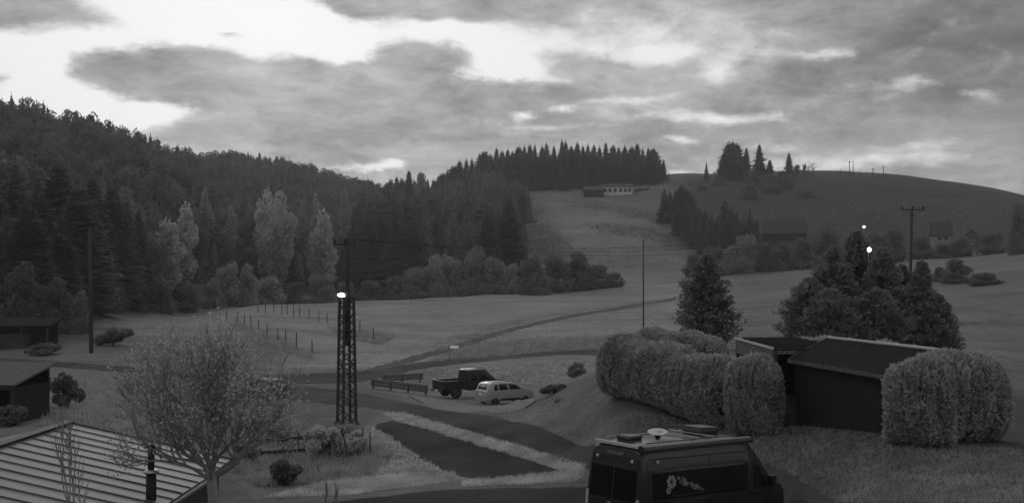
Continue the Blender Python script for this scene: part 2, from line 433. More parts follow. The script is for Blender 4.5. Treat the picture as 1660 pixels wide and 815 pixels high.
def blur(a, n):
    g = a.reshape(nr, na).copy()
    for _ in range(n):
        g = (g + np.roll(g, 1, 1) + np.roll(g, -1, 1)) / 3
        p = np.pad(g, ((1, 1), (0, 0)), 'edge'); g = (p[:-2] + p[1:-1] + p[2:]) / 3
    return g.ravel()
dry_light, weed, soil = blur(dry_light, 9), blur(weed, 2), blur(soil, 2)
for nm, arr in (('dry_light', dry_light), ('weed', weed), ('soil', soil)):
    at_ = ground_me.attributes.new(nm, 'FLOAT', 'POINT'); at_.data.foreach_set('value', np.append(arr, arr[0]).astype(np.float32))

def ground_material():
    m = bpy.data.materials.new('grassland'); m.use_nodes = True
    t = m.node_tree; N = NT(t); p = t.nodes['Principled BSDF']
    p.inputs['Roughness'].default_value = 0.95; p.inputs['Specular IOR Level'].default_value = 0.1
    A_ = lambda n: N.n('ShaderNodeAttribute', attribute_name=n).outputs['Fac']
    pos = N.n('ShaderNodeNewGeometry').outputs['Position']
    d, w, s = A_('dry_light'), A_('weed'), A_('soil')
    b1 = N.noise(pos, 0.06, 7, 0.68).outputs['Fac']; b2 = N.noise(pos, 0.6, 6, 0.65).outputs['Fac']; b3 = N.noise(pos, 5.0, 5, 0.7).outputs['Fac']
    mow = N.noise(N.vmap(pos, scl=(0.035, 0.30, 0.1)), 1.0, 5, 0.6, dist=0.8).outputs['Fac']      # swathes left by mowing
    base = N.m('MULTIPLY_ADD', d, 0.17, 0.038)
    f = N.m('ADD', N.ramp(b1, 0.32, 0.68, -0.24, 0.24, False), N.ramp(b2, 0.25, 0.75, -0.26, 0.26, False))
    f = N.m('ADD', f, N.ramp(b3, 0.25, 0.75, -0.30, 0.30, False))
    f = N.m('ADD', f, N.m('MULTIPLY', N.ramp(mow, 0.3, 0.7, -0.30, 0.25, False), d))
    v = N.m('MULTIPLY', base, N.m('ADD', f, 1.0))
    wm = N.m('MULTIPLY', w, N.ramp(b2, 0.32, 0.62, 1.0, 0.25))
    v = N.m('MULTIPLY', v, N.m('SUBTRACT', 1.0, N.m('MULTIPLY', wm, 0.72)))
    sm = N.m('MULTIPLY', s, N.ramp(b2, 0.3, 0.7, 0.5, 1.0))
    v = N.m('ADD', N.m('MULTIPLY', v, N.m('SUBTRACT', 1.0, sm)), N.m('MULTIPLY', sm, 0.20))
    c = N.n('ShaderNodeCombineColor')
    for i in range(3): t.links.new(v, c.inputs[i])
    t.links.new(c.outputs[0], p.inputs['Base Color'])
    hsum = N.m('ADD', N.m('MULTIPLY', b2, 0.9), N.m('MULTIPLY', b3, 0.35))
    bn = N.n('ShaderNodeBump'); bn.inputs['Strength'].default_value = 0.8; bn.inputs['Distance'].default_value = 0.25
    t.links.new(hsum, bn.inputs['Height']); t.links.new(bn.outputs[0], p.inputs['Normal'])
    return m
M_ground = ground_material()
ground_me.materials.append(M_ground)
ground = link_mesh('ground', ground_me); tag(ground, kind='structure')

# ------------------------------------------------------------------ roads, laid on the ground
M_asph = mat('asphalt', 0.058, 1.0, 0.5, 0.28, 0.008, 20, spec=0.05)
M_drive = mat('driveway_asphalt', 0.038, 1.0, 0.55, 0.3, 0.008, 18, spec=0.05)
M_track = mat('rutted_grass', 0.085, 1.0, 0.45, 0.4, 0.05, 3, spec=0.05)
M_grav = mat('gravel', 0.17, 0.95, 0.35, 2.5, 0.03, 14, spec=0.1)
def resample(pts, step):
    pts = [Vector(p) for p in pts]; L = [0]
    for a, b in zip(pts, pts[1:]): L.append(L[-1] + (b - a).length)
    n = max(2, int(L[-1] / step)); out = []
    for i in range(n + 1):
        s = L[-1] * i / n; k = 0
        while k < len(L) - 2 and L[k + 1] < s: k += 1
        t = (s - L[k]) / max(L[k + 1] - L[k], 1e-6); out.append(pts[k].lerp(pts[k + 1], t))
    return out
def smooth_line(pts, it=3):
    for _ in range(it):
        q = [pts[0]]
        for a, b in zip(pts, pts[1:]): q += [a.lerp(b, .25), a.lerp(b, .75)]
        pts = q + [pts[-1]]
    return pts
def strip(name, left, right, m, lift=0.045, across=8, n=None, jag=0.25):
    """a road between two edge lines given in photograph coordinates"""
    Lp = smooth_line([Vector((*hit(*p).xy, 0)) for p in left], 2); Rp = smooth_line([Vector((*hit(*p).xy, 0)) for p in right], 2)
    n = n or int(max(sum((b - a).length for a, b in zip(Lp, Lp[1:])), 4) / 0.8)
    def div(q):
        tot = sum((b - a).length for a, b in zip(q, q[1:])); return resample(q, tot / (n + 0.001))[:n + 1]
    Lp, Rp = div(Lp), div(Rp); k = min(len(Lp), len(Rp)); mb = MB(); vs = []
    for i in range(k):
        a = Lp[i]; b = Rp[i]; d = (b - a).normalized() if (b - a).length > 1e-3 else Vector((1, 0, 0))
        a = a + d * random.uniform(-jag, jag); b = b + d * random.uniform(-jag, jag)
        for j in range(across + 1):
            t = j / across; p = a.lerp(b, t); e = lift if 0 < j < across else -0.03
            vs.append((p.x, p.y, gz(p.x, p.y) + e))
    fs = [(i * (across + 1) + j, i * (across + 1) + j + 1, (i + 1) * (across + 1) + j + 1, (i + 1) * (across + 1) + j) for i in range(k - 1) for j in range(across)]
    mb.add(vs, fs)
    o = mb.build(name, m, None, True); tag(o, kind='structure')
    return o
strip('main_road', [(-120, 573), (0, 579), (120, 587), (240, 596), (400, 605), (500, 605), (580, 602), (640, 592), (720, 581), (850, 571), (990, 563), (1100, 558)],
      [(-120, 582), (0, 589), (120, 597), (240, 607), (400, 619), (500, 624), (590, 621), (650, 604), (720, 592), (850, 579), (990, 571), (1100, 566)], M_asph)
strip('access_road', [(1050, 790), (1000, 742), (960, 713), (900, 699), (830, 682), (760, 668), (690, 658), (620, 644), (560, 632), (480, 622)],
      [(1000, 830), (985, 788), (962, 764), (900, 742), (820, 718), (740, 695), (670, 674), (620, 664), (560, 661), (470, 650)], M_asph, 0.06)
strip('parking_plot', [(640, 681), (700, 694), (800, 724), (885, 752), (905, 762)], [(606, 690), (645, 718), (690, 750), (738, 776), (775, 778)], M_drive, 0.05)
strip('driveway', [(340, 852), (520, 808), (640, 799), (745, 790), (850, 785), (940, 782), (1060, 790), (1180, 792), (1290, 798), (1370, 818)], [(340, 900), (520, 900), (640, 905), (745, 910), (850, 915), (950, 920), (1060, 930), (1180, 935), (1290, 920), (1350, 870)], M_drive, 0.055, 14)
strip('field_track', [(1094, 482), (1000, 497), (900, 514), (800, 537), (735, 557), (650, 580), (590, 599)], [(1094, 487), (1000, 503), (900, 521), (800, 546), (740, 567), (665, 590), (610, 605)], M_track, 0.05, 4, jag=.5)
strip('gravel_pad', [(660, 640), (740, 640), (830, 648), (872, 648)], [(690, 656), (760, 666), (812, 671), (850, 662)], M_grav, 0.05)
# ------------------------------------------------------------------ trees
M_needle = leaf_mat('needles', 0.125, 0.18, 0.38)
M_needle_near = leaf_mat('garden_needles', 0.20, 0.12, 0.4, 0.45, 0.9)
M_leaf_pale = leaf_mat('pale_autumn_leaves', 0.45, 0.12, 0.45)
M_leaf_mid = leaf_mat('dull_autumn_leaves', 0.29, 0.15, 0.45)
M_leaf_dark = leaf_mat('dark_leaves', 0.16, 0.15, 0.42)
M_hedge = leaf_mat('thuja_sprays', 0.37, 0.06, 0.4, 0.4, 1.6)
M_hedge_core = mat('thuja_twigs', 0.10, 0.95, 0.4, 3.0)
M_bark = mat('bark', 0.05, 0.95, 0.35, 5.0, 0.03, 12)
M_bark_pale = mat('pale_bark', 0.14, 0.9, 0.4, 4.0, 0.02, 10)

def conifer_crown(name, H, Rb, levels, per, seed, m, shape=0.9, start=0.06, bushy=0.0, sprays=3):
    """whorls of drooping boughs, each a kite with side sprays"""
    g = random.Random(seed); V = []; Fc = []
    def tri(a, b, c):
        k = len(V); V.extend((a, b, c)); Fc.append((k, k + 1, k + 2))
    for i in range(levels):
        t = start + (1 - start) * ((i + g.random() * 0.7) / levels)
        z0 = H * t
        prof = (1 - t) ** shape
        if bushy: prof = (max(0.0, 1 - t ** (1.4 + bushy * 2.2))) ** 0.75 * (0.55 + 0.45 * min(1.0, t / 0.22))
        rr_ = Rb * prof + 0.03 * H * (1 - t)
        n = max(4, int(per * (0.45 + 0.65 * prof)))
        a0 = g.random() * 6.283
        for k in range(n):
            a = a0 + 6.283 * (k + g.uniform(-.32, .32)) / n
            L = rr_ * g.uniform(0.62, 1.15)
            d = Vector((math.cos(a), math.sin(a), 0)); sd = Vector((-d.y, d.x, 0))
            droop = g.uniform(-0.35, 0.02) - 0.12 * (1 - t) + (0.55 * t if not bushy else 0.5)
            base = Vector((0, 0, z0)) + d * (0.06 * L)
            tip = base + d * L + Vector((0, 0, droop * L))
            mid = base.lerp(tip, 0.55) + Vector((0, 0, 0.05 * L))
            wd = L * g.uniform(0.26, 0.42)
            lo = Vector((0, 0, -0.10 * L))
            tri(base, mid + sd * wd + lo, mid); tri(base, mid, mid - sd * wd + lo)
            tri(mid, mid + sd * wd * 0.9 + lo, tip); tri(mid, tip, mid - sd * wd * 0.9 + lo)
            for q in range(sprays):
                s0 = base.lerp(tip, g.uniform(0.3, 0.95)); sg = g.choice((-1, 1))
                e = s0 + sd * sg * L * g.uniform(0.16, 0.36) + d * L * g.uniform(0.02, 0.2) + Vector((0, 0, g.uniform(-0.2, 0.12) * L))
                tri(s0, e, s0 + d * L * 0.13 + Vector((0, 0, g.uniform(-.1, .1) * L)))
    # the shaded inner mass of twigs
    ns = 9
    for i in range(10):
        t0 = start + (0.93 - start) * i / 10; t1 = start + (0.93 - start) * (i + 1) / 10
        def rad_at(t):
            pr_ = (1 - t) ** shape if not bushy else (max(0.0, 1 - t ** (1.4 + bushy * 2.2))) ** 0.75 * (0.55 + 0.45 * min(1.0, t / 0.22))
            return Rb * pr_ * 0.58 + 0.02
        ph = g.random()
        for k in range(ns):
            a1, a2 = 6.283 * (k + ph) / ns, 6.283 * (k + 1 + ph) / ns
            q = [Vector((math.cos(a) * rad_at(t) * f, math.sin(a) * rad_at(t) * f, H * t)) for a, t, f in ((a1, t0, 1.25), (a2, t0, 1.25), (a2, t1, .85), (a1, t1, .85))]
            tri(q[0], q[1], q[2]); tri(q[0], q[2], q[3])
    tri(Vector((0.05 * Rb, 0, H * 0.95)), Vector((-0.04 * Rb, 0.04 * Rb, H * 0.95)), Vector((0, 0, H * 1.01)))
    return np_mesh(name, [tuple(v) for v in V], Fc, m)
def spray_crown(name, H, Rb, levels, per, seed, m, bushy=.4, size=.30):
    """a garden conifer seen near by: boughs carrying many small upturned sprays"""
    g = np.random.default_rng(seed); V = []
    t = .03 + .97 * (np.arange(levels * per) + g.random(levels * per)) / (levels * per); nb = len(t)
    prof = np.where(t < .2, .72 + .28 * t / .2, (np.maximum(1 - ((t - .2) / .8) ** (1 + bushy * 1.6), 0)) ** .85)
    az_ = g.uniform(0, 6.283, nb); lob = 1 + .30 * np.sin(az_ * 3 + seed) * np.sin(t * 9 + seed) + .12 * np.sin(az_ * 7 + t * 23)
    L = (Rb * prof * lob * g.uniform(.72, 1.0, nb) * (1 + .13 * np.sin(t * 38 + seed)) + .01 * H)
    rise = .15 + .55 * t + g.uniform(-.2, .2, nb)
    k = 13
    f = np.linspace(.25, .98, k)[None] + g.uniform(-.04, .02, (nb, k))
    d = np.stack([np.cos(az_), np.sin(az_), np.zeros(nb)], -1)
    c = d[:, None] * (L[:, None] * f)[..., None]; c[..., 2] += (H * t)[:, None] * .97 + (L * rise)[:, None] * f ** 1.6 * .6
    c = c.reshape(-1, 3) + g.normal(size=(nb * k, 3)) * size * .26
    n = len(c); o = np.repeat(d, k, 0)
    up = o * .7 + np.array([0, 0, .55]) + g.normal(size=(n, 3)) * .5; up /= np.linalg.norm(up, axis=1)[:, None]
    sd = np.cross(up, g.normal(size=(n, 3))); sd /= np.linalg.norm(sd, axis=1)[:, None]
    s = size * g.uniform(.6, 1.3, n)[:, None]
    V = np.stack([c - up * s * .4, c + sd * s * .30, c + up * s * .7, c - sd * s * .26], 1).reshape(-1, 3)
    return np_mesh(name, V, np.arange(4 * n).reshape(-1, 4), m)
def trunk_mesh(name, H, r, m, n=7, lean=0.0):
    mb = MB(); mb.tube([(0, 0, -0.4), (0, 0, 0.1 * H), (lean, 0, 0.5 * H), (lean * 1.5, 0, H)], [r * 1.2, r, r * 0.6, r * 0.08], n)
    return mb.mesh(name, m, True)
def leafy_crown(name, lobes, n, size, seed, m, fill=0.35):
    """leaf sprays through the volume of a cluster of lobes; lobes = (x, y, z, rx, rz)"""
    g = np.random.default_rng(seed)
    w = np.array([l[3] ** 2 for l in lobes]); w = w / w.sum()
    pick = g.choice(len(lobes), n, p=w)
    Lb = np.array(lobes)[pick]
    d = g.normal(size=(n, 3)); d /= np.linalg.norm(d, axis=1)[:, None]
    rad_ = np.where(g.random(n) < fill, g.random(n) ** 0.5, 0.86 + 0.22 * g.random(n))
    c = Lb[:, :3] + d * rad_[:, None] * np.stack([Lb[:, 3], Lb[:, 3], Lb[:, 4]], -1)
    a = g.normal(size=(n, 3)) + d * 0.35; a /= np.linalg.norm(a, axis=1)[:, None]
    b = np.cross(a, g.normal(size=(n, 3))); b /= np.linalg.norm(b, axis=1)[:, None]
    s = size * g.uniform(0.55, 1.35, n)[:, None]
    V = np.stack([c - a * s * 0.5, c + b * s * 0.42, c + a * s * 0.6, c - b * s * 0.36], 1).reshape(-1, 3)
    Fc = np.arange(4 * n).reshape(-1, 4)
    return np_mesh(name, V, Fc, m)
def limb_mesh(name, H, r, seed, m, spread=0.3, n=7):
    g = random.Random(seed); mb = MB()
    mb.tube([(0, 0, -0.4), (0, 0, 0.25 * H), (0.02 * H, 0, 0.55 * H), (0, 0.02 * H, 0.9 * H)], [r * 1.2, r, r * 0.6, r * 0.12], 7)
    for k in range(n):
        a = 6.283 * k / n + g.uniform(-.4, .4); z = H * g.uniform(0.25, 0.6); L = H * spread * g.uniform(0.7, 1.2)
        mb.tube([(0, 0, z), (math.cos(a) * L * .5, math.sin(a) * L * .5, z + L * .45), (math.cos(a) * L, math.sin(a) * L, z + L * 1.1)], [r * 0.45, r * 0.3, r * 0.06], 5)
    return mb.mesh(name, m, True)
# prototypes, 20 m tall
CON = [(conifer_crown('crown', 20, 3.6, 34, 14, 1, M_needle, 0.7), 20), (conifer_crown('crown', 20, 4.2, 32, 14, 2, M_needle, 0.8), 20),
       (conifer_crown('crown', 20, 3.3, 36, 13, 3, M_needle, 0.75), 20), (conifer_crown('crown', 20, 4.6, 32, 15, 4, M_needle, 0.5, 0.12), 20)]
BIGCON = [conifer_crown('crown', 20, 3.4, 60, 18, 31, M_needle, 0.6, 0.10), conifer_crown('crown', 20, 3.9, 56, 19, 32, M_needle, 0.5, 0.12), conifer_crown('crown', 20, 3.1, 62, 17, 33, M_needle, 0.75, 0.08)]
CON_T = trunk_mesh('trunk', 19, 0.28, M_bark)
FIR = [conifer_crown('crown', 20, 3.8, 20, 10, 11, M_needle, 0.85, sprays=1), conifer_crown('crown', 20, 4.6, 20, 10, 12, M_needle, 0.7, sprays=1), conifer_crown('crown', 20, 3.3, 22, 9, 13, M_needle, 0.9, sprays=1)]
def lobes_for(kind, seed):
    g = random.Random(seed); out = []
    if kind == 'tall':
        for i in range(15):
            t = i / 14; z = 4 + 14 * t; rr_ = 3.4 * math.sin(math.pi * min(1, 0.22 + 0.64 * t)) ** 0.8
            a = g.random() * 6.283; o = rr_ * g.uniform(0.2, 0.6)
            out.append((math.cos(a) * o, math.sin(a) * o, z, rr_ * g.uniform(0.45, 0.62) + 0.35, g.uniform(1.5, 2.4)))
    elif kind == 'round':
        for i in range(16):
            t = g.random(); a = g.random() * 6.283; o = 4.6 * math.sqrt(g.random()) * (1 - 0.55 * t)
            out.append((math.cos(a) * o, math.sin(a) * o, 5 + 12 * t, g.uniform(1.5, 2.6), g.uniform(1.5, 2.6)))
    else:      # bush reaching the ground
        for i in range(12):
            a = 6.283 * i / 12; o = g.uniform(3.5, 6.2)
            out.append((math.cos(a) * o, math.sin(a) * o, g.uniform(1.2, 3.5), g.uniform(1.8, 2.6), g.uniform(2.0, 3.6)))
        for i in range(22):
            t = g.random() ** 1.1; a = g.random() * 6.283; o = 7.5 * math.sqrt(g.random()) * (1 - 0.6 * t)
            out.append((math.cos(a) * o, math.sin(a) * o, 2 + 15 * t, g.uniform(1.7, 3.2), g.uniform(2.0, 3.4)))
    return out
DEC = {}
for kind, n in (('tall', 2200), ('round', 2400), ('bush', 3600)):
    for mk, mm in (('pale', M_leaf_pale), ('mid', M_leaf_mid), ('dark', M_leaf_dark)):
        DEC[kind, mk] = [leafy_crown('crown', lobes_for(kind, s), n, 0.85 if kind != 'bush' else 1.1, s + 5, mm) for s in (1, 2, 3)]
DEC_T = [limb_mesh('trunk', 18, 0.26, s, M_bark_pale) for s in (1, 2)]
BUSH_T = limb_mesh('stems', 14, 0.3, 5, M_bark, 0.45, 9)

def place_tree(name, label, cat, group, loc, H, crown, trunk, wid=1.0, crown_name='crown', trunk_name='trunk'):
    e = empty(name, loc, random.uniform(0, 6.28), label, cat, group)
    s = H / 20.0
    e.scale = (s * wid, s * wid, s)
    link_mesh(crown_name, crown, e)
    if trunk is not None: link_mesh(trunk_name, trunk, e)
    return e
def conifer(u, d, vtop, label, group=None, wid=None, cat='tree', name='spruce_tree', k=None):
    p = at(u, d); H = max(4.0, ztop(vtop, d) - p.z)
    c = random.choice(BIGCON) if k == 'big' else CON[k if k is not None else random.randrange(len(CON))][0]
    return place_tree(name, label, cat, group, p - Vector((0, 0, 0.2)), H, c, CON_T, (wid or random.uniform(0.75, 1.45)) * 1.4)
def broadleaf(u, d, vtop, kind, tone, label, group=None, wpx=None, vbase=None, name=None, cat=None):
    p = at(u, d); H = max(1.2, ztop(vtop, d) - p.z)
    base = {'tall': 7.6, 'round': 11.0, 'bush': 17.5}[kind]
    wid = 1.0 if wpx is None else (wpx / FPX * d) / (base * H / 20.0)
    c = random.choice(DEC[kind, tone])
    return place_tree(name or ('bush' if kind == 'bush' else 'broadleaf_tree'), label, cat or ('bush' if kind == 'bush' else 'tree'), group, p - Vector((0, 0, 0.1)), H * 1.02, c,
                      BUSH_T if kind == 'bush' else random.choice(DEC_T), wid, 'crown', 'stems' if kind == 'bush' else 'trunk')

# wood along the crest behind the white house
G1 = 'spruces along the crest wood'
for u, v in [(711, 281), (718, 279), (725, 273), (735, 268), (745, 257), (756, 255), (765, 254), (778, 246), (785, 244), (795, 248), (805, 236), (814, 241), (823, 238), (831, 243),
             (841, 236), (850, 233), (859, 231), (867, 231), (879, 234), (886, 229), (898, 233), (911, 224), (917, 226), (926, 233), (936, 227), (945, 233), (953, 231), (963, 231),
             (972, 234), (982, 227), (994, 234), (1003, 235), (1013, 233), (1024, 236), (1033, 229), (1042, 238), (1051, 237), (1059, 240), (1064, 247)]:
    conifer(u, 604 + random.uniform(-6, 10), v, 'tall dark spruce in the close rank of the crest wood against the sky', G1)
for i in range(44):      # the rank in front, whose crowns close the wood down to the slope
    u = 712 + 352 * (i + random.uniform(.1, .9)) / 44
    conifer(u, 588 + random.uniform(-8, 6), np.interp(u, [712, 780, 850, 1064], [288, 256, 240, 246]) + random.uniform(-4, 9), 'dark spruce in the front rank of the crest wood', 'spruces in the front rank of the crest wood')
conifer(1076, 596, 256, 'lone slim spruce on the skyline just beyond the end of the crest wood', None, 0.75)
conifer(1145, 590, 261, 'small lone spruce on the open skyline between wood and hilltop clump', None, 0.7, k=2)
G2 = 'dense clump of spruces on the hilltop'
for u, v, d in [(1170, 252, 592), (1176, 238, 596), (1182, 229, 598), (1188, 226, 594), (1194, 231, 592), (1200, 250, 590)]:
    conifer(u, d, v, 'spruce in the dense tall clump on the hilltop skyline', G2, 1.1)
conifer(1210, 592, 236, 'slim spruce right beside the dense hilltop clump', None, 0.85, k=0)
conifer(1231, 590, 230, 'tallest single spruce on the hilltop, between the clump and a smaller spruce', None, 0.95, k=1)
conifer(1248, 592, 258, 'short spruce beside the tallest single hilltop spruce', None, 0.9, k=3)
conifer(1279, 588, 245, 'spruce with open crown at the end of the hilltop group', None, 0.95, k=0)
def low_bush(u, vtop, vbase, wpx, tone, label, group=None):
    """a bush whose foot is seen at (u, vbase)"""
    p = hit(u, vbase); d = p.y; H = (vbase - vtop) / FPX * d
    wid = (wpx / FPX * d) / (17.5 * H / 20.0)
    return place_tree('bush', label, 'bush', group, p - Vector((0, 0, 0.15)), H * 1.05, random.choice(DEC['bush', tone]), BUSH_T, wid, 'crown', 'stems')
for u, vt, vb, w, lab in [(1222, 277, 302, 34, 'dark thicket under the slim hilltop spruce'), (1246, 278, 305, 38, 'dark thicket under the tallest hilltop spruce'), (1272, 278, 306, 44, 'dark thicket under the end spruce of the hilltop'), (1292, 266, 284, 15, 'small bush standing past the last hilltop spruce'),
        (1304, 265, 282, 9, 'tiny round bush on the bare skyline of the hill'), (1216, 297, 322, 36, 'dark bush on the slope below the hilltop clump'), (1166, 284, 300, 24, 'low bush at the foot of the dense hilltop clump'), (1138, 301, 308, 18, 'flat dark scrub left of the hilltop clump'),
        (1308, 308, 320, 34, 'flat dark scrub on the bare right slope below the hilltop'), (1250, 300, 312, 40, 'flat dark scrub below the hilltop thickets')]:
    low_bush(u, vt, vb, w, 'dark', lab)
# valley wood in the middle
G3 = 'dark spruces of the valley wood'
for i in range(46):
    u = 566 + 285 * (i + random.uniform(.1, .9)) / 46
    d = random.uniform(345, 470)
    vt = np.interp(u, [566, 640, 700, 760, 830, 851], [318, 312, 318, 322, 330, 350]) + random.uniform(-14, 24)
    conifer(u, d, vt, 'dark spruce inside the valley wood behind the meadow', G3)
for u, v, d in [(589, 287, 640), (602, 290, 640), (615, 296, 620), (633, 289, 620), (643, 282, 600), (663, 271, 560), (693, 289, 600), (625, 294, 610), (652, 288, 600), (672, 288, 590), (703, 288, 600)]:
    conifer(u, d, v, 'spruce top on the skyline of the notch between the two hills', 'spruces on the skyline of the notch', 0.9)
broadleaf(680, 570, 276, 'round', 'mid', 'round open-crowned tree on the skyline beside a tall spruce', None, 30)
conifer(825, 322, 317, 'big broad spruce at the meadow edge of the valley wood', None, .95, k='big')
conifer(790, 330, 335, 'second big spruce next to the broad one at the meadow edge', None, .95, k='big')
conifer(848, 345, 372, 'lower spruce on the open side of the broad spruce', None, 1.0, k=2)
for i, (u, v, w, tone, d) in enumerate([(676, 425, 60, 'mid', 312), (703, 413, 52, 'mid', 314), (730, 404, 56, 'mid', 318), (770, 400, 64, 'mid', 318), (803, 407, 56, 'mid', 312), (828, 420, 42, 'mid', 308)]):
    broadleaf(u, d, v, 'bush', tone, ['first', 'second', 'third', 'fourth', 'fifth', 'last'][i] + ' pale tall bush from the mast in the row along the meadow edge', 'pale bushes along the far meadow edge', w)
ORD = ['first', 'second', 'third', 'fourth', 'fifth', 'sixth', 'seventh', 'eighth', 'ninth']
for i, (u, v, w, b) in enumerate([(866, 414, 60, 478), (900, 406, 66, 474), (935, 410, 64, 470), (968, 424, 56, 467), (995, 438, 40, 464)]):
    low_bush(u, v, b, w, 'dark', ORD[i] + ' dull dark bush from the valley wood, below the far meadow strip', 'dull bushes below the far meadow strip')
for i, (u, v, w) in enumerate([(600, 448, 50), (640, 440, 48), (560, 452, 46)]):
    broadleaf(u, 300, v, 'bush', 'dark', 'dark undergrowth bush behind the lattice mast at the meadow edge', 'dark bushes behind the mast', w)
for u, v, w, d in [(735, 345, 26, 350), (690, 352, 30, 350), (760, 365, 22, 335), (800, 345, 24, 420)]:
    broadleaf(u, d, v, 'tall', 'dark', 'dull broadleaf tree among the spruces of the valley wood', 'broadleaf trees in the valley wood', w)
# pale autumn trees on the left of the valley
for u, v, kind, tone, w, d, lab in [
    (246, 375, 'tall', 'mid', 26, 232, 'slender pale tree, leftmost of the pair of pale autumn trees'), (270, 357, 'tall', 'pale', 56, 235, 'tall pale autumn tree with pointed crown at the wood edge'),
    (300, 332, 'tall', 'pale', 46, 262, 'taller pale autumn tree behind the pointed one'), (331, 308, 'tall', 'mid', 24, 330, 'small pale crown high in the dark wood'),
    (343, 345, 'tall', 'mid', 26, 310, 'narrow dull pale tree among dark spruces'), (375, 337, 'tall', 'mid', 24, 320, 'thin pale tree half hidden in the dark wood'),
    (430, 302, 'round', 'pale', 46, 330, 'broad pale tree, highest crown of the autumn clump'), (455, 308, 'round', 'pale', 66, 322, 'broad pale autumn tree in the middle of the clump'), (450, 360, 'tall', 'mid', 44, 300, 'dull pale tree in front of the broad autumn clump'),
    (492, 322, 'round', 'mid', 34, 330, 'dimmer pale tree beside the broad autumn clump'), (512, 317, 'tall', 'mid', 20, 336, 'narrow dim tree at the end of the autumn clump'),
    (526, 344, 'tall', 'pale', 52, 292, 'tall bright pale tree standing alone left of the mast'), (512, 395, 'tall', 'mid', 26, 288, 'lower pale side tree against the bright lone one'),
    (370, 415, 'bush', 'mid', 56, 250, 'pale bush with knobbly top at the brook'), (402, 428, 'bush', 'mid', 44, 252, 'pale bush beside the knobbly one at the brook'), (345, 450, 'bush', 'mid', 44, 240, 'low pale bush on the brook bank'),
    (435, 440, 'bush', 'mid', 60, 270, 'dull bush at the brook below the broad autumn clump'), (480, 450, 'bush', 'dark', 50, 275, 'dark bush at the brook left of the lone pale tree'), (525, 440, 'bush', 'mid', 60, 285, 'bush around the foot of the lone pale tree'),
    (560, 305, 'tall', 'mid', 22, 380, 'dim pale crown above the lamp mast')]:
    broadleaf(u, d, v, kind, tone, lab, None, w)
# tall spruces of the left wood edge
G4 = 'tall spruces at the edge of the left wood'
for u, v, d in [(-60, 240, 175), (-20, 262, 168), (25, 250, 180), (62, 285, 165), (95, 262, 185), (128, 300, 172), (150, 280, 190), (182, 300, 200), (205, 315, 205), (225, 330, 215), (45, 330, 150), (5, 345, 146), (100, 345, 158), (165, 355, 180), (-45, 340, 148)]:
    conifer(u, d, v, 'tall dark spruce at the front edge of the left hillside wood', G4, random.uniform(0.8, 1.05), k='big')
for u, v, w, d in [(40, 425, 80, 140), (95, 450, 70, 142), (-30, 430, 80, 140), (130, 470, 40, 140), (220, 430, 40, 205), (190, 450, 40, 195), (260, 452, 50, 215), (305, 455, 40, 228)]:
    broadleaf(u, d, v, 'bush', 'dark', 'dark undergrowth bush along the foot of the left wood', 'undergrowth along the left wood', w)
# clump in the middle of the far slope
G5 = 'dark spruces of the clump on the far slope'
for u, v, d in [(1077, 302, 452), (1086, 308, 455), (1095, 304, 450), (1105, 299, 448), (1114, 305, 445), (1124, 312, 440), (1134, 332, 425), (1143, 336, 425), (1152, 345, 415), (1162, 350, 410), (1175, 320, 418), (1185, 338, 410), (1195, 342, 405), (1205, 350, 400), (1216, 334, 405), (1226, 352, 400), (1128, 345, 405), (1158, 372, 385), (1140, 378, 380), (1190, 372, 385)]:
    conifer(u, d, v, 'dark spruce in the clump halfway up the far slope', G5, random.uniform(0.9, 1.2))
for u, v, d in [(1100, 335, 420), (1112, 348, 410), (1124, 360, 400), (1136, 352, 395), (1148, 366, 390), (1162, 358, 392), (1174, 365, 385), (1182, 352, 395), (1198, 362, 390), (1210, 356, 395), (1222, 368, 385), (1166, 385, 372), (1150, 392, 368), (1134, 396, 366)]:
    conifer(u, d, v, 'dark spruce on the lower side of the clump on the far slope', 'spruces on the lower side of the slope clump', random.uniform(0.9, 1.2))
for u, vt, vb, w, tone, lab in [(1211, 373, 442, 50, 'mid', 'pale round bush in front of the dark clump on the far slope'), (1184, 392, 445, 34, 'mid', 'smaller dull bush beside the pale round one'), (1240, 388, 440, 40, 'dark', 'dark bush below the low barn'),
    (1155, 398, 446, 44, 'dark', 'dark bush at the foot of the slope clump'), (1125, 408, 448, 40, 'dark', 'dark bush at the open end of the slope clump'), (1268, 392, 438, 44, 'dark', 'dark bush under the barn eaves'), (1300, 386, 436, 46, 'dark', 'dark bush before the barn end'), (1340, 372, 432, 56, 'dark', 'dark scrub beyond the tall garden spruces'),
    (1452, 362, 424, 44, 'dark', 'dark scrub behind the pole with the crossarm'), (1425, 372, 426, 46, 'dark', 'dark scrub near the two street lights'), (1492, 376, 420, 44, 'dark', 'dark bush before the white gabled house'), (1556, 380, 416, 46, 'dark', 'dark bush between the two small houses'), (1530, 392, 418, 40, 'dark', 'low dark bush below the small pale house'),
    (1608, 372, 412, 54, 'dark', 'dark bush beyond the second small house'), (1652, 332, 412, 40, 'dark', 'tall dark tree at the edge of view by the small houses'), (1552, 420, 458, 62, 'dark', 'dark bush in the right meadow'), (1596, 438, 462, 56, 'dark', 'low dark scrub beside the meadow bush'),
    (1524, 432, 456, 30, 'dark', 'small bush at the other side of the meadow bush'), (1395, 390, 430, 50, 'dark', 'dark scrub under the upper street light')]:
    low_bush(u, vt, vb, w, tone, lab)
for u, w, v, d in [(958, 20, 308, 560), (1036, 18, 305, 560), (1048, 14, 310, 560), (916, 22, 304, 575), (845, 26, 318, 540)]:
    broadleaf(u, d, v, 'bush', 'dark', 'small dark bush near the white house under the crest wood', 'bushes around the white house', w)

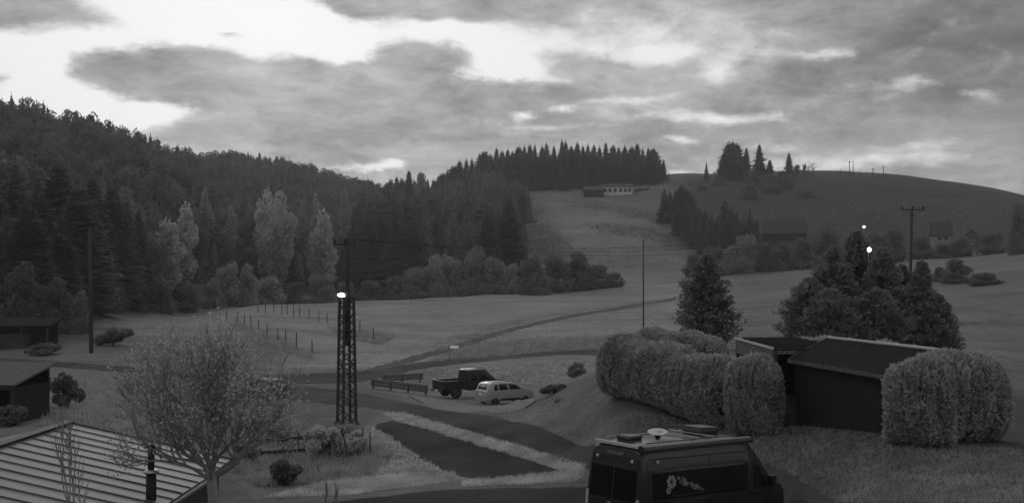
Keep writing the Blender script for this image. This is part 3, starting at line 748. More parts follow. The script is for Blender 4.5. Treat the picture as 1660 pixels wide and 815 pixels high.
# wooded hillsides: masses of trees, one object each, scattered over the slope
def wood(name, label, protos, pts):
    V = np.array([p[0] for p in pts], dtype=np.float32)
    me = bpy.data.meshes.new(name); me.vertices.add(len(V)); me.vertices.foreach_set('co', V.ravel())
    for nm, i in (('scl', 1), ('rot', 2)):
        me.attributes.new(nm, 'FLOAT', 'POINT').data.foreach_set('value', np.array([p[i] for p in pts], dtype=np.float32))
    me.attributes.new('wid', 'FLOAT', 'POINT').data.foreach_set('value', np.array([p[4] for p in pts], dtype=np.float32))
    me.attributes.new('pick', 'INT', 'POINT').data.foreach_set('value', np.array([p[3] for p in pts], dtype=np.int32))
    me.update()
    o = link_mesh(name, me); tag(o, label, None, None, 'stuff')
    ng = bpy.data.node_groups.new(name, 'GeometryNodeTree')
    ng.interface.new_socket('Geometry', in_out='INPUT', socket_type='NodeSocketGeometry'); ng.interface.new_socket('Geometry', in_out='OUTPUT', socket_type='NodeSocketGeometry')
    N = ng.nodes; L = ng.links
    gi, go, jn = N.new('NodeGroupInput'), N.new('NodeGroupOutput'), N.new('GeometryNodeJoinGeometry')
    def attr(nm, ty):
        a = N.new('GeometryNodeInputNamedAttribute'); a.data_type = ty; a.inputs['Name'].default_value = nm; return a.outputs['Attribute']
    pk = attr('pick', 'INT'); sc = attr('scl', 'FLOAT'); rt = attr('rot', 'FLOAT'); wd = attr('wid', 'FLOAT')
    cs = N.new('ShaderNodeCombineXYZ'); mu = N.new('ShaderNodeMath'); mu.operation = 'MULTIPLY'
    L.new(sc, mu.inputs[0]); L.new(wd, mu.inputs[1]); L.new(mu.outputs[0], cs.inputs[0]); L.new(mu.outputs[0], cs.inputs[1]); L.new(sc, cs.inputs[2])
    cr = N.new('ShaderNodeCombineXYZ'); L.new(rt, cr.inputs[2])
    for i, ob in enumerate(protos):
        oi = N.new('GeometryNodeObjectInfo'); oi.inputs['Object'].default_value = ob; oi.transform_space = 'ORIGINAL'; oi.inputs['As Instance'].default_value = True
        cmpn = N.new('FunctionNodeCompare'); cmpn.data_type = 'INT'; cmpn.operation = 'EQUAL'
        L.new(pk, cmpn.inputs[2]); cmpn.inputs[3].default_value = i
        ip = N.new('GeometryNodeInstanceOnPoints')
        L.new(gi.outputs[0], ip.inputs['Points']); L.new(cmpn.outputs[0], ip.inputs['Selection']); L.new(oi.outputs['Geometry'], ip.inputs['Instance'])
        L.new(cs.outputs[0], ip.inputs['Scale']); L.new(cr.outputs[0], ip.inputs['Rotation']); L.new(ip.outputs[0], jn.inputs[0])
    L.new(jn.outputs[0], go.inputs[0])
    md = o.modifiers.new('scatter', 'NODES'); md.node_group = ng
    return o
def proto_crown(me, u, d, vtop, label):
    """a real tree of the wood whose crown the mass repeats"""
    p = at(u, d); H = ztop(vtop, d) - p.z if vtop else 18
    e = empty('spruce_tree' if me in FIR else 'broadleaf_tree', p, random.random() * 6, label, 'tree'); e.scale = (H / 20,) * 3
    c = link_mesh('crown', me, e); link_mesh('trunk', CON_T if me in FIR else DEC_T[0], e)
    return c
pr = [proto_crown(FIR[0], 240, 300, 318, 'spruce just above the slender pale tree at the wood edge'), proto_crown(FIR[1], 315, 345, 292, 'broad spruce rising behind the taller pale autumn tree'), proto_crown(FIR[2], 395, 345, 300, 'spruce just left of the broad autumn clump'),
      proto_crown(DEC['round', 'dark'][0], 352, 330, 330, 'dark round tree between the pale autumn trees'), proto_crown(DEC['tall', 'dark'][1], 410, 335, 335, 'dark slender tree left of the broad autumn clump')]
def scatter(n, ufn, dfn, hfn, mix, keep=lambda u, d: True):
    out = []
    while len(out) < n:
        u = ufn(); d = dfn(u)
        if not keep(u, d): continue
        p = at(u, d); h = hfn(u, d)
        out.append((tuple(p - Vector((0, 0, 0.5))), h / 20.0, random.uniform(0, 6.28), random.choices(range(5), mix)[0], random.uniform(0.85, 1.3)))
    return out
U = random.uniform
def rad_d(a, b): return math.sqrt(U(a * a, b * b))
edge = lambda u: np.interp(u, [-700, -60, 0, 100, 230, 300, 420, 600], [130, 165, 170, 180, 222, 250, 320, 335])
wood('hillside_forest', 'dark mixed wood covering the whole left hillside up to the skyline', pr,
     scatter(3300, lambda: U(-420, 600), lambda u: rad_d(edge(u) + 8, 760), lambda u, d: U(13, 22), (3, 3, 2, 6, 4)))
wood('valley_forest', 'dark spruce wood filling the valley notch below the crest', pr,
     scatter(900, lambda: U(556, 860), lambda u: rad_d(350, np.interp(u, [556, 700, 720, 800, 860], [700, 620, 585, 560, 500])), lambda u, d: U(14, 21), (5, 4, 5, 1, 1),
             lambda u, d: not (u > 836 and d < 480)))

# ------------------------------------------------------------------ shared object materials
M_steel = mat('weathered_steel', 0.045, 0.6, 0.3, 6, metal=0.2)
M_wood_pole = mat('creosoted_wood', 0.045, 0.9, 0.3, 3, 0.01, 25, stretch=(6, 6, 0.6))
M_wood_grey = mat('grey_wood', 0.085, 0.9, 0.35, 4, 0.01, 20, stretch=(1, 1, 0.5))
M_dark_board = mat('dark_stained_boards', 0.014, 0.85, 0.25, 3, 0.006, 25, stretch=(4, 4, 0.5))
M_felt = mat('roofing_felt', 0.022, 1.0, 0.3, 3, 0.01, 30, spec=0.03)
M_trim = mat('zinc_trim', 0.6, 0.4, 0.2, 5, metal=0.5)
M_sheet = mat('sheet_metal_roofing', 0.11, 0.55, 0.22, 1.6, 0.004, 6, metal=0.1)
M_seam = mat('roof_seam', 0.08, 0.7, 0.25, 4)
M_black = mat('black_plastic', 0.018, 0.6, 0.1, 5)
M_rubber = mat('tyre_rubber', 0.02, 0.85, 0.1, 5)
M_glass = mat('dark_glass', 0.01, 0.08, 0.0, spec=0.22)
M_white = mat('white_paint', 0.7, 0.6, 0.1, 2)
M_white_wall = mat('whitewash', 0.5, 0.9, 0.2, 0.5)
M_plaster = mat('pale_plaster', 0.2, 0.9, 0.15, 0.6)
M_plaster_dim = mat('grey_plaster', 0.08, 0.9, 0.15, 0.6)
M_tile = mat('dark_roof_tiles', 0.03, 0.7, 0.25, 1.5)
M_alu = mat('aluminium', 0.5, 0.35, 0.1, 5, metal=0.8)
M_wire = mat('power_wire', 0.03, 0.6, 0.0)
M_galv = mat('galvanised_steel', 0.16, 0.45, 0.2, 3, metal=0.6)
def emitter(name, strength):
    m = bpy.data.materials.new(name); m.use_nodes = True; t = m.node_tree
    p = t.nodes['Principled BSDF']; p.inputs['Base Color'].default_value = (.8, .8, .8, 1)
    p.inputs['Emission Color'].default_value = (1, 1, 1, 1); p.inputs['Emission Strength'].default_value = strength
    return m
M_lit = emitter('lit_lamp', 9.0)

# ------------------------------------------------------------------ lattice mast with street lamp
def lattice_mast():
    p = at(562, 56); H = 6.75; W0, W1 = 0.38, 0.28
    e = empty('lattice_mast', p, R(34), 'dark steel lattice mast with a lit street lamp beside the junction', 'mast')
    zt = lambda t: W0 + (W1 - W0) * t
    for sx in (-1, 1):
        for sy in (-1, 1):
            MB().bar((sx * W0, sy * W0, -0.4), (sx * W1, sy * W1, H), 0.115, 0.115).build('leg', M_steel, e)
    n = 17
    faces = [((-1, -1), (1, -1)), ((1, -1), (1, 1)), ((1, 1), (-1, 1)), ((-1, 1), (-1, -1))]
    for a, b in faces:
        for i in range(n):
            t0, t1 = i / n, (i + 1) / n
            A0 = (a[0] * zt(t0), a[1] * zt(t0), H * t0); B1 = (b[0] * zt(t1), b[1] * zt(t1), H * t1)
            B0 = (b[0] * zt(t0), b[1] * zt(t0), H * t0); A1 = (a[0] * zt(t1), a[1] * zt(t1), H * t1)
            MB().bar(*((A0, B1) if i % 2 else (B0, A1)), 0.05, 0.05).build('brace', M_steel, e)
    for i in (0, 8, n):
        t = i / n; w = zt(t); mb = MB()
        for a, b in faces: mb.bar((a[0] * w, a[1] * w, H * t), (b[0] * w, b[1] * w, H * t), 0.07, 0.07)
        mb.build('ring_frame', M_steel, e)
    MB().tube([(0.05, 0, H - 2.6), (0.05, 0, 9.9)], [0.13, 0.10], 10).build('mast_pole', M_wood_pole, e, True)
    arm = MB().bar((-0.65, 0.27, 9.55), (0.45, -0.19, 9.55), 0.06, 0.07).build('crossarm', M_steel, e)
    for q in (-0.58, -0.1, 0.38):
        MB().tube([(q, -0.41 * q, 9.6), (q, -0.41 * q, 9.72), (q, -0.41 * q, 9.86)], [0.035, 0.06, 0.03], 8).build('insulator', M_black, arm, True)
    MB().box(-0.5, 0.5, -0.5, 0.5, -0.5, 0.12).build('footing', M_plaster_dim, e)
    # the lamp leans out on a short bracket towards the road
    la = MB().tube([(-0.30, 0.1, H - 0.35), (-0.33, 0.1, H + 0.05), (-0.30, 0.05, H + 0.20)], 0.045, 8).build('lamp_bracket', M_steel, e, True)
    MB().tube([(-0.12, 0.06, H + 0.24), (-0.30, 0.03, H + 0.28), (-0.52, 0.0, H + 0.26)], [0.09, 0.16, 0.08], 10).build('lamp_hood', M_steel, la, True)
    MB().tube([(-0.16, 0.05, H - 0.02), (-0.20, 0.05, H + 0.12), (-0.30, 0.02, H + 0.17), (-0.46, 0.0, H + 0.15)], [0.06, 0.10, 0.16, 0.11], 12).build('lamp_lens', M_lit, la, True)
    return e
mast = lattice_mast()

def timber_pole(u, d, vtop, r, label, arm=None, vbase=None, lean=0.0, name='utility_pole', ins=True):
    p = at(u, d); H = ztop(vtop, d) - p.z
    e = empty(name, p, 0, label, 'pole')
    MB().tube([(0, 0, -0.5), (lean * 0.5, 0, H * .5), (lean, 0, H)], [r, r * .9, r * .75], 10).build('shaft', M_wood_pole, e, True)
    if arm:
        za = H - 0.15
        b = MB().bar((lean - arm / 2, -r - 0.05, za), (lean + arm / 2, -r - 0.05, za), 0.12, 0.14).build('crossarm', M_wood_pole, e)
        for q in (-arm / 2 + 0.15, 0, arm / 2 - 0.15):
            MB().tube([(lean + q, -r - .05, za + .06), (lean + q, -r - .05, za + .22), (lean + q, -r - .05, za + .32), (lean + q, -r - .05, za + .40)], [.05, .13, .10, .05], 8).build('insulator', M_black, b, True)
        for s in (-1, 1):
            MB().bar((lean + s * arm * .3, -r - 0.02, za - .04), (lean, -r - 0.02, za - 0.75), 0.06, 0.05).build('brace', M_steel, b)
    return e, Vector((p.x + lean, p.y, p.z + H))
pole_r, pr_top = timber_pole(1474, 118, 338, 0.19, 'dark timber pole with a crossarm rising behind the garden spruces', 2.7, lean=0.3)
pole_m, pm_top = timber_pole(1043, 140, 388, 0.105, 'thin bare timber pole standing alone in the meadow')
pole_l, pl_top = timber_pole(148, 112, 368, 0.22, 'tall dark timber pole in front of the left wood', lean=-0.2)
for u, v, d, arm, lab in [(1377, 262, 590, 1.6, 'thin pole on the skyline, first of the close pair'), (1383, 261, 590, None, 'thin pole on the skyline, second of the close pair'), (1432, 270, 585, 3.2, 'crossarm pole at the end of the skyline row'),
                          (1415, 273, 586, 2.0, 'lower pole with short crossarm on the skyline next to the end pole'), (1394, 276, 588, None, 'short thin post on the skyline after the close pair'), (1084, 279, 596, None, 'short post beside the lone slim spruce on the skyline')]:
    timber_pole(u, d, v, 0.24 if arm else 0.2, lab, arm)
for i, (u, v) in enumerate([(1318, 264), (1310, 268), (1362, 274), (1446, 286)]):
    p = at(u, 594); H = ztop(v, 594) - p.z; g = random.Random(i + 50)
    e = empty('bare_tree', p, 0, ['leafless sapling on the bare skyline past the hilltop bushes', 'smaller leafless sapling next to it on the skyline', 'tiny leafless shrub on the skyline before the pole pair', 'tiny leafless shrub on the skyline behind the end pole'][i], 'tree')
    mb = MB(); mb.tube([(0, 0, -.3), (0.1, 0, H * .5), (0, 0, H)], [.22, .16, .05], 5)
    for k in range(9):
        a = g.random() * 6.28; z = H * g.uniform(.3, .85); L = H * .33
        mb.tube([(0, 0, z), (math.cos(a) * L * .6, math.sin(a) * L * .6, z + L * .5), (math.cos(a) * L, math.sin(a) * L, z + L)], [.12, .09, .03], 4)
    mb.build('branches', M_bark, e, True)
def wire(a, b, sag, label, r=0.011):
    a, b = Vector(a), Vector(b); pts = []
    for i in range(25):
        t = i / 24; q = a.lerp(b, t); q.z -= sag * 4 * t * (1 - t); pts.append(q)
    o = MB().tube(pts, r, 5).build('overhead_wire', M_wire, None, True); tag(o, label, 'wire')
mt = Vector(mast.location) + Vector((0, 0, 9.85))
for i, (q, s) in enumerate(((-1.15, 2.1), (0.0, 2.4), (1.15, 2.7))):
    wire(mt + Vector((q * 0.45, q * -.2, 0)), pr_top + Vector((q, -0.24, 0.25)), s, ['upper overhead wire from lattice mast to crossarm pole', 'middle overhead wire from lattice mast to crossarm pole', 'lowest overhead wire from lattice mast to crossarm pole'][i])
def street_lamp(u, d, v, r, label):
    p = at(u, d); H = ztop(v, d) - p.z
    e = empty('street_lamp', p, 0, label, 'street lamp')
    MB().tube([(0, 0, -.4), (0, 0, H * .6), (0, 0, H + r * 1.3)], [r * .45, r * .35, r * .28], 8).build('post', M_steel, e, True)
    MB().tube([(0, -r * 1.1, H + r * 1.25), (0, -r * 1.1, H + r * 1.5), (0, -r * 1.1, H + r * 1.7)], [r * 1.5, r * 1.3, r * .3], 12).build('hood', M_steel, e, True)
    mb = MB(); pts = []; rd = []
    for k in range(7):
        a = math.pi * k / 6; pts.append((0, -r * 1.1, H + r - r * 1.1 * (1 - math.cos(a)) + r * .2)); rd.append(max(.02, r * math.sin(a)))
    mb.tube(pts, rd, 12).build('globe', M_lit, e, True)
street_lamp(1408, 62, 405, 0.115, 'lit street lamp globe shining in front of the tall garden spruces')
street_lamp(1400, 190, 368, 0.19, 'smaller lit street lamp shining above the tall garden spruces')

# ------------------------------------------------------------------ guard rails, sign, fence
def guard_rail(a, b, n, label):
    A_, B_ = hit(*a), hit(*b); e = empty('guard_rail', A_, 0, label, 'guard rail')
    d = B_ - A_
    prof = [(0, 0.0), (0.012, 0.06), (0.0, 0.12), (0.012, 0.18), (0.0, 0.24)]
    t = Vector((d.x, d.y, 0)).normalized(); s = Vector((t.y, -t.x, 0))
    vs = []
    for q in (Vector((0, 0, 0)), d):
        for o, z in prof: vs.append(q + s * (o + .06) + Vector((0, 0, 0.20 + z * 2.4)))
        for o, z in reversed(prof): vs.append(q + s * (o + .02) + Vector((0, 0, 0.20 + z * 2.4)))
    k = len(prof) * 2
    MB().add(vs, [(i, (i + 1) % k, (i + 1) % k + k, i + k) for i in range(k)] + [tuple(range(k)), tuple(range(2 * k - 1, k - 1, -1))]).build('rail', M_galv, e)
    for i in range(n):
        q = d * ((i + .15) / (n - .7)); z = gz(A_.x + q.x, A_.y + q.y) - A_.z
        MB().box(q.x - .07, q.x + .07, q.y - .07, q.y + .07, z - .5, q.z + 0.72).build('post', M_steel, e)
guard_rail((601, 629), (694, 640), 4, 'long crash barrier running from the junction towards the pickup')
guard_rail((618, 622), (685, 618), 3, 'crash barrier on the far side of the little bridge')
def road_sign():
    p = hit(729, 586); e = empty('road_sign', p, R(-8), 'small white rectangular road sign on a thin post by the main road', 'sign')
    MB().tube([(0, 0, -.3), (0, 0, 1.75)], 0.04, 8).build('post', M_galv, e, True)
    MB().box(0.05, 0.95, -0.06, -0.04, 1.38, 1.66, Matrix.Translation((0, 0, 1.5)) @ Matrix.Rotation(R(-14), 4, 'X') @ Matrix.Translation((0, 0, -1.5))).build('sign_plate', emitless_white, e)
emitless_white = mat('reflective_white', 0.95, 0.4, 0.03, 2, spec=0.6)
road_sign()
def fence(pts, h, label):
    W_ = [hit(*p) for p in pts]; e = empty('meadow_fence', W_[0], 0, label, 'fence')
    P_ = [w - W_[0] for w in W_]
    for q in P_:
        hh = h * random.uniform(.85, 1.1); lx, ly = random.uniform(-.08, .08), random.uniform(-.08, .08)
        MB().tube([q + Vector((0, 0, -.3)), q + Vector((lx, ly, hh))], [0.075, 0.06], 7).build('post', M_wood_pole, e)
    for z in (0.5, 1.0, 1.45):
        mb = MB()
        for a, b in zip(P_, P_[1:]): mb.tube([a + Vector((0, 0, z)), b + Vector((0, 0, z))], 0.008, 4)
        mb.build('wire', M_wire, e)
fence([(368, 519), (385, 524), (396, 528), (407, 531), (419, 535), (433, 546), (451, 555), (463, 557), (480, 565), (506, 576)], 1.85, 'timber post fence running down the meadow to its corner by the junction')
fence([(418, 506), (430, 508), (444, 508), (457, 509), (466, 510), (476, 512), (486, 514), (501, 517), (517, 521), (530, 524), (548, 530), (584, 540), (606, 554)], 1.9, 'timber post fence along the far side of the enclosure, passing behind the mast')

# ------------------------------------------------------------------ houses
def house(u, d, vb, L, Wd, H, RH, rz, label, wallm, roofm, wins=(), name='house', chimney=None, over=0.4):
    p = at(u, d); e = empty(name, p, rz, label, 'house')
    MB().prism([(-Wd / 2, -1.5), (Wd / 2, -1.5), (Wd / 2, H), (0, H + RH), (-Wd / 2, H)], 'x', -L / 2, L / 2).build('wall', wallm, e)
    rf = MB()
    for s in (-1, 1):
        a = math.atan2(RH, Wd / 2); t = 0.18
        o = (Wd / 2 + over); zz = H + RH - o * math.tan(a)
        rf.add([(x, s * yy, z_) for x in (-L / 2 - over, L / 2 + over) for yy, z_ in ((0.0, H + RH + .03), (o, zz + .03), (o, zz + t + .03), (0.0, H + RH + t + .05))],
               [(0, 1, 2, 3), (7, 6, 5, 4), (0, 4, 5, 1), (1, 5, 6, 2), (2, 6, 7, 3), (3, 7, 4, 0)])
    r_ = rf.build('roof', roofm, e)
    if chimney:
        cx, cy = chimney; MB().box(cx - .4, cx + .4, cy - .4, cy + .4, H, H + RH + 0.9).build('chimney', M_tile, r_)
    for face, a, z, w, h in wins:
        if face == 'f':
            w_ = MB().box(a - w / 2, a + w / 2, -Wd / 2 - .05, -Wd / 2 + .1, z, z + h).build('window', M_wood_grey, e)
            MB().box(a - w / 2 + .1, a + w / 2 - .1, -Wd / 2 - .08, -Wd / 2 - .052, z + .1, z + h - .1).build('pane', M_glass, w_)
        else:
            s = 1 if face == 'r' else -1; x0 = s * L / 2
            w_ = MB().box(min(x0 - s * .1, x0 + s * .05), max(x0 - s * .1, x0 + s * .05), a - w / 2, a + w / 2, z, z + h).build('window', M_white, e)
            MB().box(min(x0 + s * .052, x0 + s * .08), max(x0 + s * .052, x0 + s * .08), a - w / 2 + .1, a + w / 2 - .1, z + .1, z + h - .1).build('pane', M_glass, w_)
    return e
house(1000, 556, 0, 16.5, 8, 3.7, 1.7, R(-5), 'long white house with a row of dark windows below the crest wood', M_white_wall, M_tile,
      [('f', x, 1.0, 1.6, 1.8) for x in (-6.2, -3.6, -0.9, 2.0, 4.4, 6.6)], chimney=(-5, 0))
e_ = house(962, 548, 0, 10, 7, 3.0, 1.8, R(0), 'dark low outbuilding next to the long white house', M_dark_board, M_tile)
house(1272, 386, 0, 15, 9, 2.2, 4.6, R(-13), 'low barn with a big dark roof on the far slope', M_dark_board, M_tile, [('f', x, .8, 1.0, 1.0) for x in (-1.5, 1.4)], 'barn')
house(1526, 366, 0, 6.4, 6.5, 4.6, 4.4, R(-18), 'small pale house with steep dark roof and chimney behind the meadow', M_plaster, M_tile, [('f', -0.8, 2.7, 1.0, 1.2), ('f', 1.2, 2.7, 1.0, 1.2)], chimney=(2.6, 0.5))
house(1577, 362, 0, 6.5, 7, 2.8, 3.0, R(60), 'small grey house with its gable towards the meadow', M_plaster_dim, M_tile, [('l', 0, 1.2, 1.0, 1.2)])
# dark open barn by the left wood
def open_barn():
    p = at(25, 121); e = empty('field_barn', p, R(6), 'dark open-fronted field barn at the foot of the left wood', 'barn')
    MB().box(-4.4, 4.2, 1.6, 1.8, -.5, 3.0).build('rear_wall', M_dark_board, e)
    for x in (-4.4, -1.6, 1.2, 4.1): MB().box(x - .1, x + .1, -1.9, -1.7, -.5, 2.5).build('post', M_wood_pole, e)
    MB().prism([(-2.3, 2.5), (2.1, 3.2), (2.1, 3.35), (-2.3, 2.65)], 'x', -4.8, 4.6).build('roof', M_felt, e)
    MB().box(-4.35, -1.7, -1.75, -1.68, 0.0, 1.3).build('board_panel', M_dark_board, e)
    MB().box(-1.5, 1.1, -.6, 1.2, 0, 1.6).build('hay_stack', M_wood_grey, e)
open_barn()
# woodshed on the left
def woodshed():
    p = at(2, 56); e = empty('woodshed', p, R(-8), 'grey-roofed woodshed with dark open front, cut by the photo edge', 'shed')
    z0 = -0.3
    rf = MB().prism([(-1.9, 2.05), (2.0, 2.9), (2.0, 3.0), (-1.9, 2.15)], 'x', -4.0, 1.95).build('roof', M_wood_grey, e)
    MB().box(-4.0, 1.97, -1.96, -1.905, 1.9, 2.17).build('fascia', M_black, rf)
    MB().box(-3.8, 1.7, 1.6, 1.75, z0, 2.7).build('rear_wall', M_dark_board, e)
    for x in (-3.8, -1.2, 0.3, 1.7): MB().box(x - .08, x + .08, -1.7, -1.54, z0, 2.02).build('post', M_wood_pole, e)
    MB().box(1.62, 1.72, -1.5, 1.6, z0, 2.0).build('side_wall', M_dark_board, e)
    MB().box(-1.1, 0.2, -1.60, -1.52, 0.1, 1.5).build('door', M_wood_grey, e)
    for k in range(24):
        x = 0.45 + (k % 6) * 0.19; z = 0.12 + (k // 6) * 0.19
        MB().tube([(x, -1.2, z), (x + .02, -0.6, z)], 0.09, 7).build('log', M_wood_grey, e)
woodshed()
def rain_barrel():
    p = hit(73, 634); e = empty('water_tank', p, 0.2, 'black square water tank standing beside the woodshed', 'tank')
    MB().box(-.33, .33, -.33, .33, -0.1, .95).build('body', M_black, e)
    MB().box(-.37, .37, -.37, .37, .95, 1.02).build('lid', M_black, e)
    MB().tube([(0, -.32, .15), (0, -.42, .15)], .03, 8).build('tap', M_steel, e)
rain_barrel()
# ------------------------------------------------------------------ vehicles
M_van = mat('dark_van_paint', 0.018, 0.32, 0.08, 1.0, spec=0.5, coat=0.25)
M_silver = mat('silver_car_paint', 0.36, 0.35, 0.06, 1.0, metal=0.35, spec=0.5, coat=0.3)
M_pick = mat('black_pickup_paint', 0.02, 0.35, 0.08, 1.0, spec=0.4)
M_estate = mat('dark_estate_paint', 0.03, 0.5, 0.05, 1.0, spec=0.15)
M_awn = mat('awning_case', 0.06, 0.4, 0.1, 3)
M_highlight = mat('painted_highlight', 0.45, 0.45, 0.1, 4)
M_dish = mat('dish_paint', 0.42, 0.5, 0.1, 4)
M_lens = mat('lamp_lens', 0.45, 0.15, 0.05, 5, spec=0.6)
M_red = mat('red_lens', 0.10, 0.15, 0.05, 5, spec=0.6)
M_decal = mat('flower_decal_film', 0.30, 0.5, 0.35, 16)
M_decal2 = mat('flower_decal_dark', 0.11, 0.5, 0.3, 16)

class Body:
    """lofted vehicle shell; x forward from the tail, y to the left, z up"""
    def __init__(s, top, hw, belt, zb, tum, width=None):
        s.top, s.hw, s.belt, s.zb, s.tum = top, hw, belt, zb, tum; s.width = width or [(0, 1), (100, 1)]
    def zt(s, x): return float(np.interp(x, [p[0] for p in s.top], [p[1] for p in s.top]))
    def half(s, x):
        W_ = s.hw * float(np.interp(x, [p[0] for p in s.width], [p[1] for p in s.width])); t = s.zt(x); b = min(s.belt, t - 0.05); h = t - b; zb = s.zb
        k = min(1.0, h / 0.5)
        return [(0.90 * W_, zb), (0.985 * W_, zb + 0.10), (W_, zb + 0.28 * (b - zb)), (W_, zb + 0.7 * (b - zb)), (0.985 * W_, b), (0.985 * W_ - s.tum * h * .35, b + .4 * h), (0.985 * W_ - s.tum * h * .85, b + .86 * h),
                (0.985 * W_ - s.tum * h - .04 * k, b + .95 * h), (0.985 * W_ - s.tum * h - .14 * k - .05, t - .012), (0.5 * W_, t), (0, t + .012)]
    def side(s, x, z):
        h = s.half(x); return float(np.interp(z, [p[1] for p in h], [p[0] for p in h]))
    def build(s, m, parent, xs=None, name='body'):
        xs = xs or sorted(set([p[0] for p in s.top] + [p[0] for p in s.width if p[0] < 50] + list(np.linspace(s.top[0][0], s.top[-1][0], 14))))
        mb = MB(); n = 0; vs = []
        for x in xs:
            h = s.half(x); ring = [(x, -y, z) for y, z in h] + [(x, y, z) for y, z in reversed(h[:-1])]
            n = len(ring); vs += ring
        fs = [(i * n + j, i * n + (j + 1) % n, (i + 1) * n + (j + 1) % n, (i + 1) * n + j) for i in range(len(xs) - 1) for j in range(n)]
        fs += [tuple(range(n)), tuple(range((len(xs) - 1) * n, len(xs) * n))]
        o = mb.add(vs, fs).build(name, m, parent, True)
        o.data.set_sharp_from_angle(angle=R(28)); return o
    def pane(s, quad, sgn, m, parent, name='side_window', off=0.012, n=5):
        """a window laid on the flank, quad = four (x, z) corners"""
        q = [np.array(p, float) for p in quad]; vs = []
        G_ = lambda k: 0.0 if k == 0 else (1.0 if k == n else .03 + .94 * (k - 1) / (n - 2))
        for i in range(n + 1):
            for j in range(n + 1):
                a, b = G_(i), G_(j)
                p = (q[0] * (1 - a) + q[1] * a) * (1 - b) + (q[3] * (1 - a) + q[2] * a) * b
                e = -0.02 if i in (0, n) or j in (0, n) else off
                ins = 0.0
                vs.append((p[0], sgn * (s.side(p[0], p[1]) + e), p[1]))
        # border row sits just inside the sheet metal so the pane closes on the body
        fs = [(i * (n + 1) + j, i * (n + 1) + j + 1, (i + 1) * (n + 1) + j + 1, (i + 1) * (n + 1) + j) for i in range(n) for j in range(n)]
        return MB().add(vs, fs).build(name, m, parent, True, fix=False)
def tail_pane(B, pts_, m, parent, name='rear_window', off=0.02):
    """a panel on the tail, pts_ = (y, z) polygon; follows the slope of the tail profile"""
    xs = [p[0] for p in B.top]; zs = [p[1] for p in B.top]; k = int(np.argmax(zs)); 
    X = lambda z: float(np.interp(z, zs[:k + 1], xs[:k + 1]))
    V1 = [(X(z) - off, y, z) for y, z in pts_]; V2 = [(X(z) + .05, y, z) for y, z in pts_]; n = len(pts_)
    return MB().add(V1 + V2, [tuple(range(n)), tuple(range(2 * n - 1, n - 1, -1))] + [(i, i + n, (i + 1) % n + n, (i + 1) % n) for i in range(n)]).build(name, m, parent)
def wheel(parent, x, y, r, w):
    s = 1 if y > 0 else -1
    mb = MB(); mb.tube([(x, y - s * w, r), (x, y - s * w * .8, r), (x, y - s * .03, r), (x, y, r)], [r * .9, r, r, r * .88], 20)
    t = mb.build('wheel', M_rubber, parent, True); t.data.set_sharp_from_angle(angle=R(35))
    MB().tube([(x, y - .02, r), (x, y + s * .012, r)], [r * .62, r * .56], 16).build('rim', M_alu if parent.get('silver_rims') else M_steel, t)
    arch = MB().tube([(x, y - s * .10, r * 1.02), (x, y - s * .028, r * 1.02)], r * 1.17, 22).build('wheel_arch', M_black, parent)
    return t
def car(name, label, cat, loc, rz, B, m, glass, wheels, wr, tail, hw_w, pitch=0.0, rims=False):
    e = empty(name, loc, rz, label, cat); e.rotation_euler = (0, pitch, rz)
    if rims: e['silver_rims'] = 1
    B.build(m, e)
    for q in glass:
        for s in (-1, 1): B.pane(q, s, M_glass, e)
    for x in wheels:
        for s in (-1, 1): wheel(e, x, s * hw_w, wr, 0.2)
    for nm, p, mm in tail: tail_pane(B, p, mm, e, nm)
    return e
# silver family car in the parking bay
Bm = Body([(0, 0.62), (0.03, 0.95), (0.10, 1.02), (0.22, 1.36), (0.34, 1.50), (0.60, 1.57), (1.3, 1.59), (2.1, 1.57), (2.55, 1.49), (3.0, 1.25), (3.32, 1.05), (3.8, 0.95), (4.08, 0.80), (4.15, 0.55)], 0.84, 0.98, 0.24, 0.26,
          [(0, .90), (.25, .97), (.8, 1), (3.3, 1), (3.9, .93), (4.15, .82)])
cl = at(779, 75.5)
mpv = car('parked_car', 'silver family car parked beside the black pickup', 'car', (cl.x, cl.y, cl.z + .06), R(33), Bm, M_silver,
    [[(.62, 1.02), (.98, 1.02), (.98, 1.43), (.74, 1.41)], [(1.08, 1.02), (1.86, 1.02), (1.80, 1.46), (1.08, 1.45)], [(1.95, 1.02), (3.10, 1.02), (2.52, 1.37), (1.90, 1.46)]],
    (0.78, 3.28), 0.31, [('rear_window', [(-.60, 1.08), (.60, 1.08), (.52, 1.42), (-.52, 1.42)], M_glass), ('tail_lamp', [(-.80, .72), (-.68, .72), (-.66, .96), (-.80, .96)], M_lens), ('tail_lamp', [(.68, .72), (.80, .72), (.80, .96), (.66, .96)], M_lens),
     ('number_plate', [(-.26, .70), (.26, .70), (.26, .82), (-.26, .82)], M_white), ('rear_bumper', [(-.78, .30), (.78, .30), (.78, .58), (-.78, .58)], M_silver)], 0.83)
MB().prism([(2.50, 1.51), (3.25, 1.09), (3.27, 1.11), (2.52, 1.535)], 'y', -.58, .58).build('windscreen', M_glass, mpv)
for s in (-1, 1):
    MB().box(2.80, 2.98, min(s * .86, s * 1.0), max(s * .86, s * 1.0), 1.0, 1.13).build('door_mirror', M_silver, mpv)
    MB().bar((.6, s * .60, 1.60), (2.1, s * .60, 1.60), .04, .04).build('roof_rail', M_black, mpv)
    MB().tube([(4.05, s * .62, .78), (4.13, s * .60, .76)], [.13, .10], 10).build('headlight', M_lens, mpv)
for s in (-1, 1): Bm.pane([(1.15, .25), (2.92, .25), (2.92, .42), (1.15, .42)], s, M_black, mpv, 'sill_trim', .012)
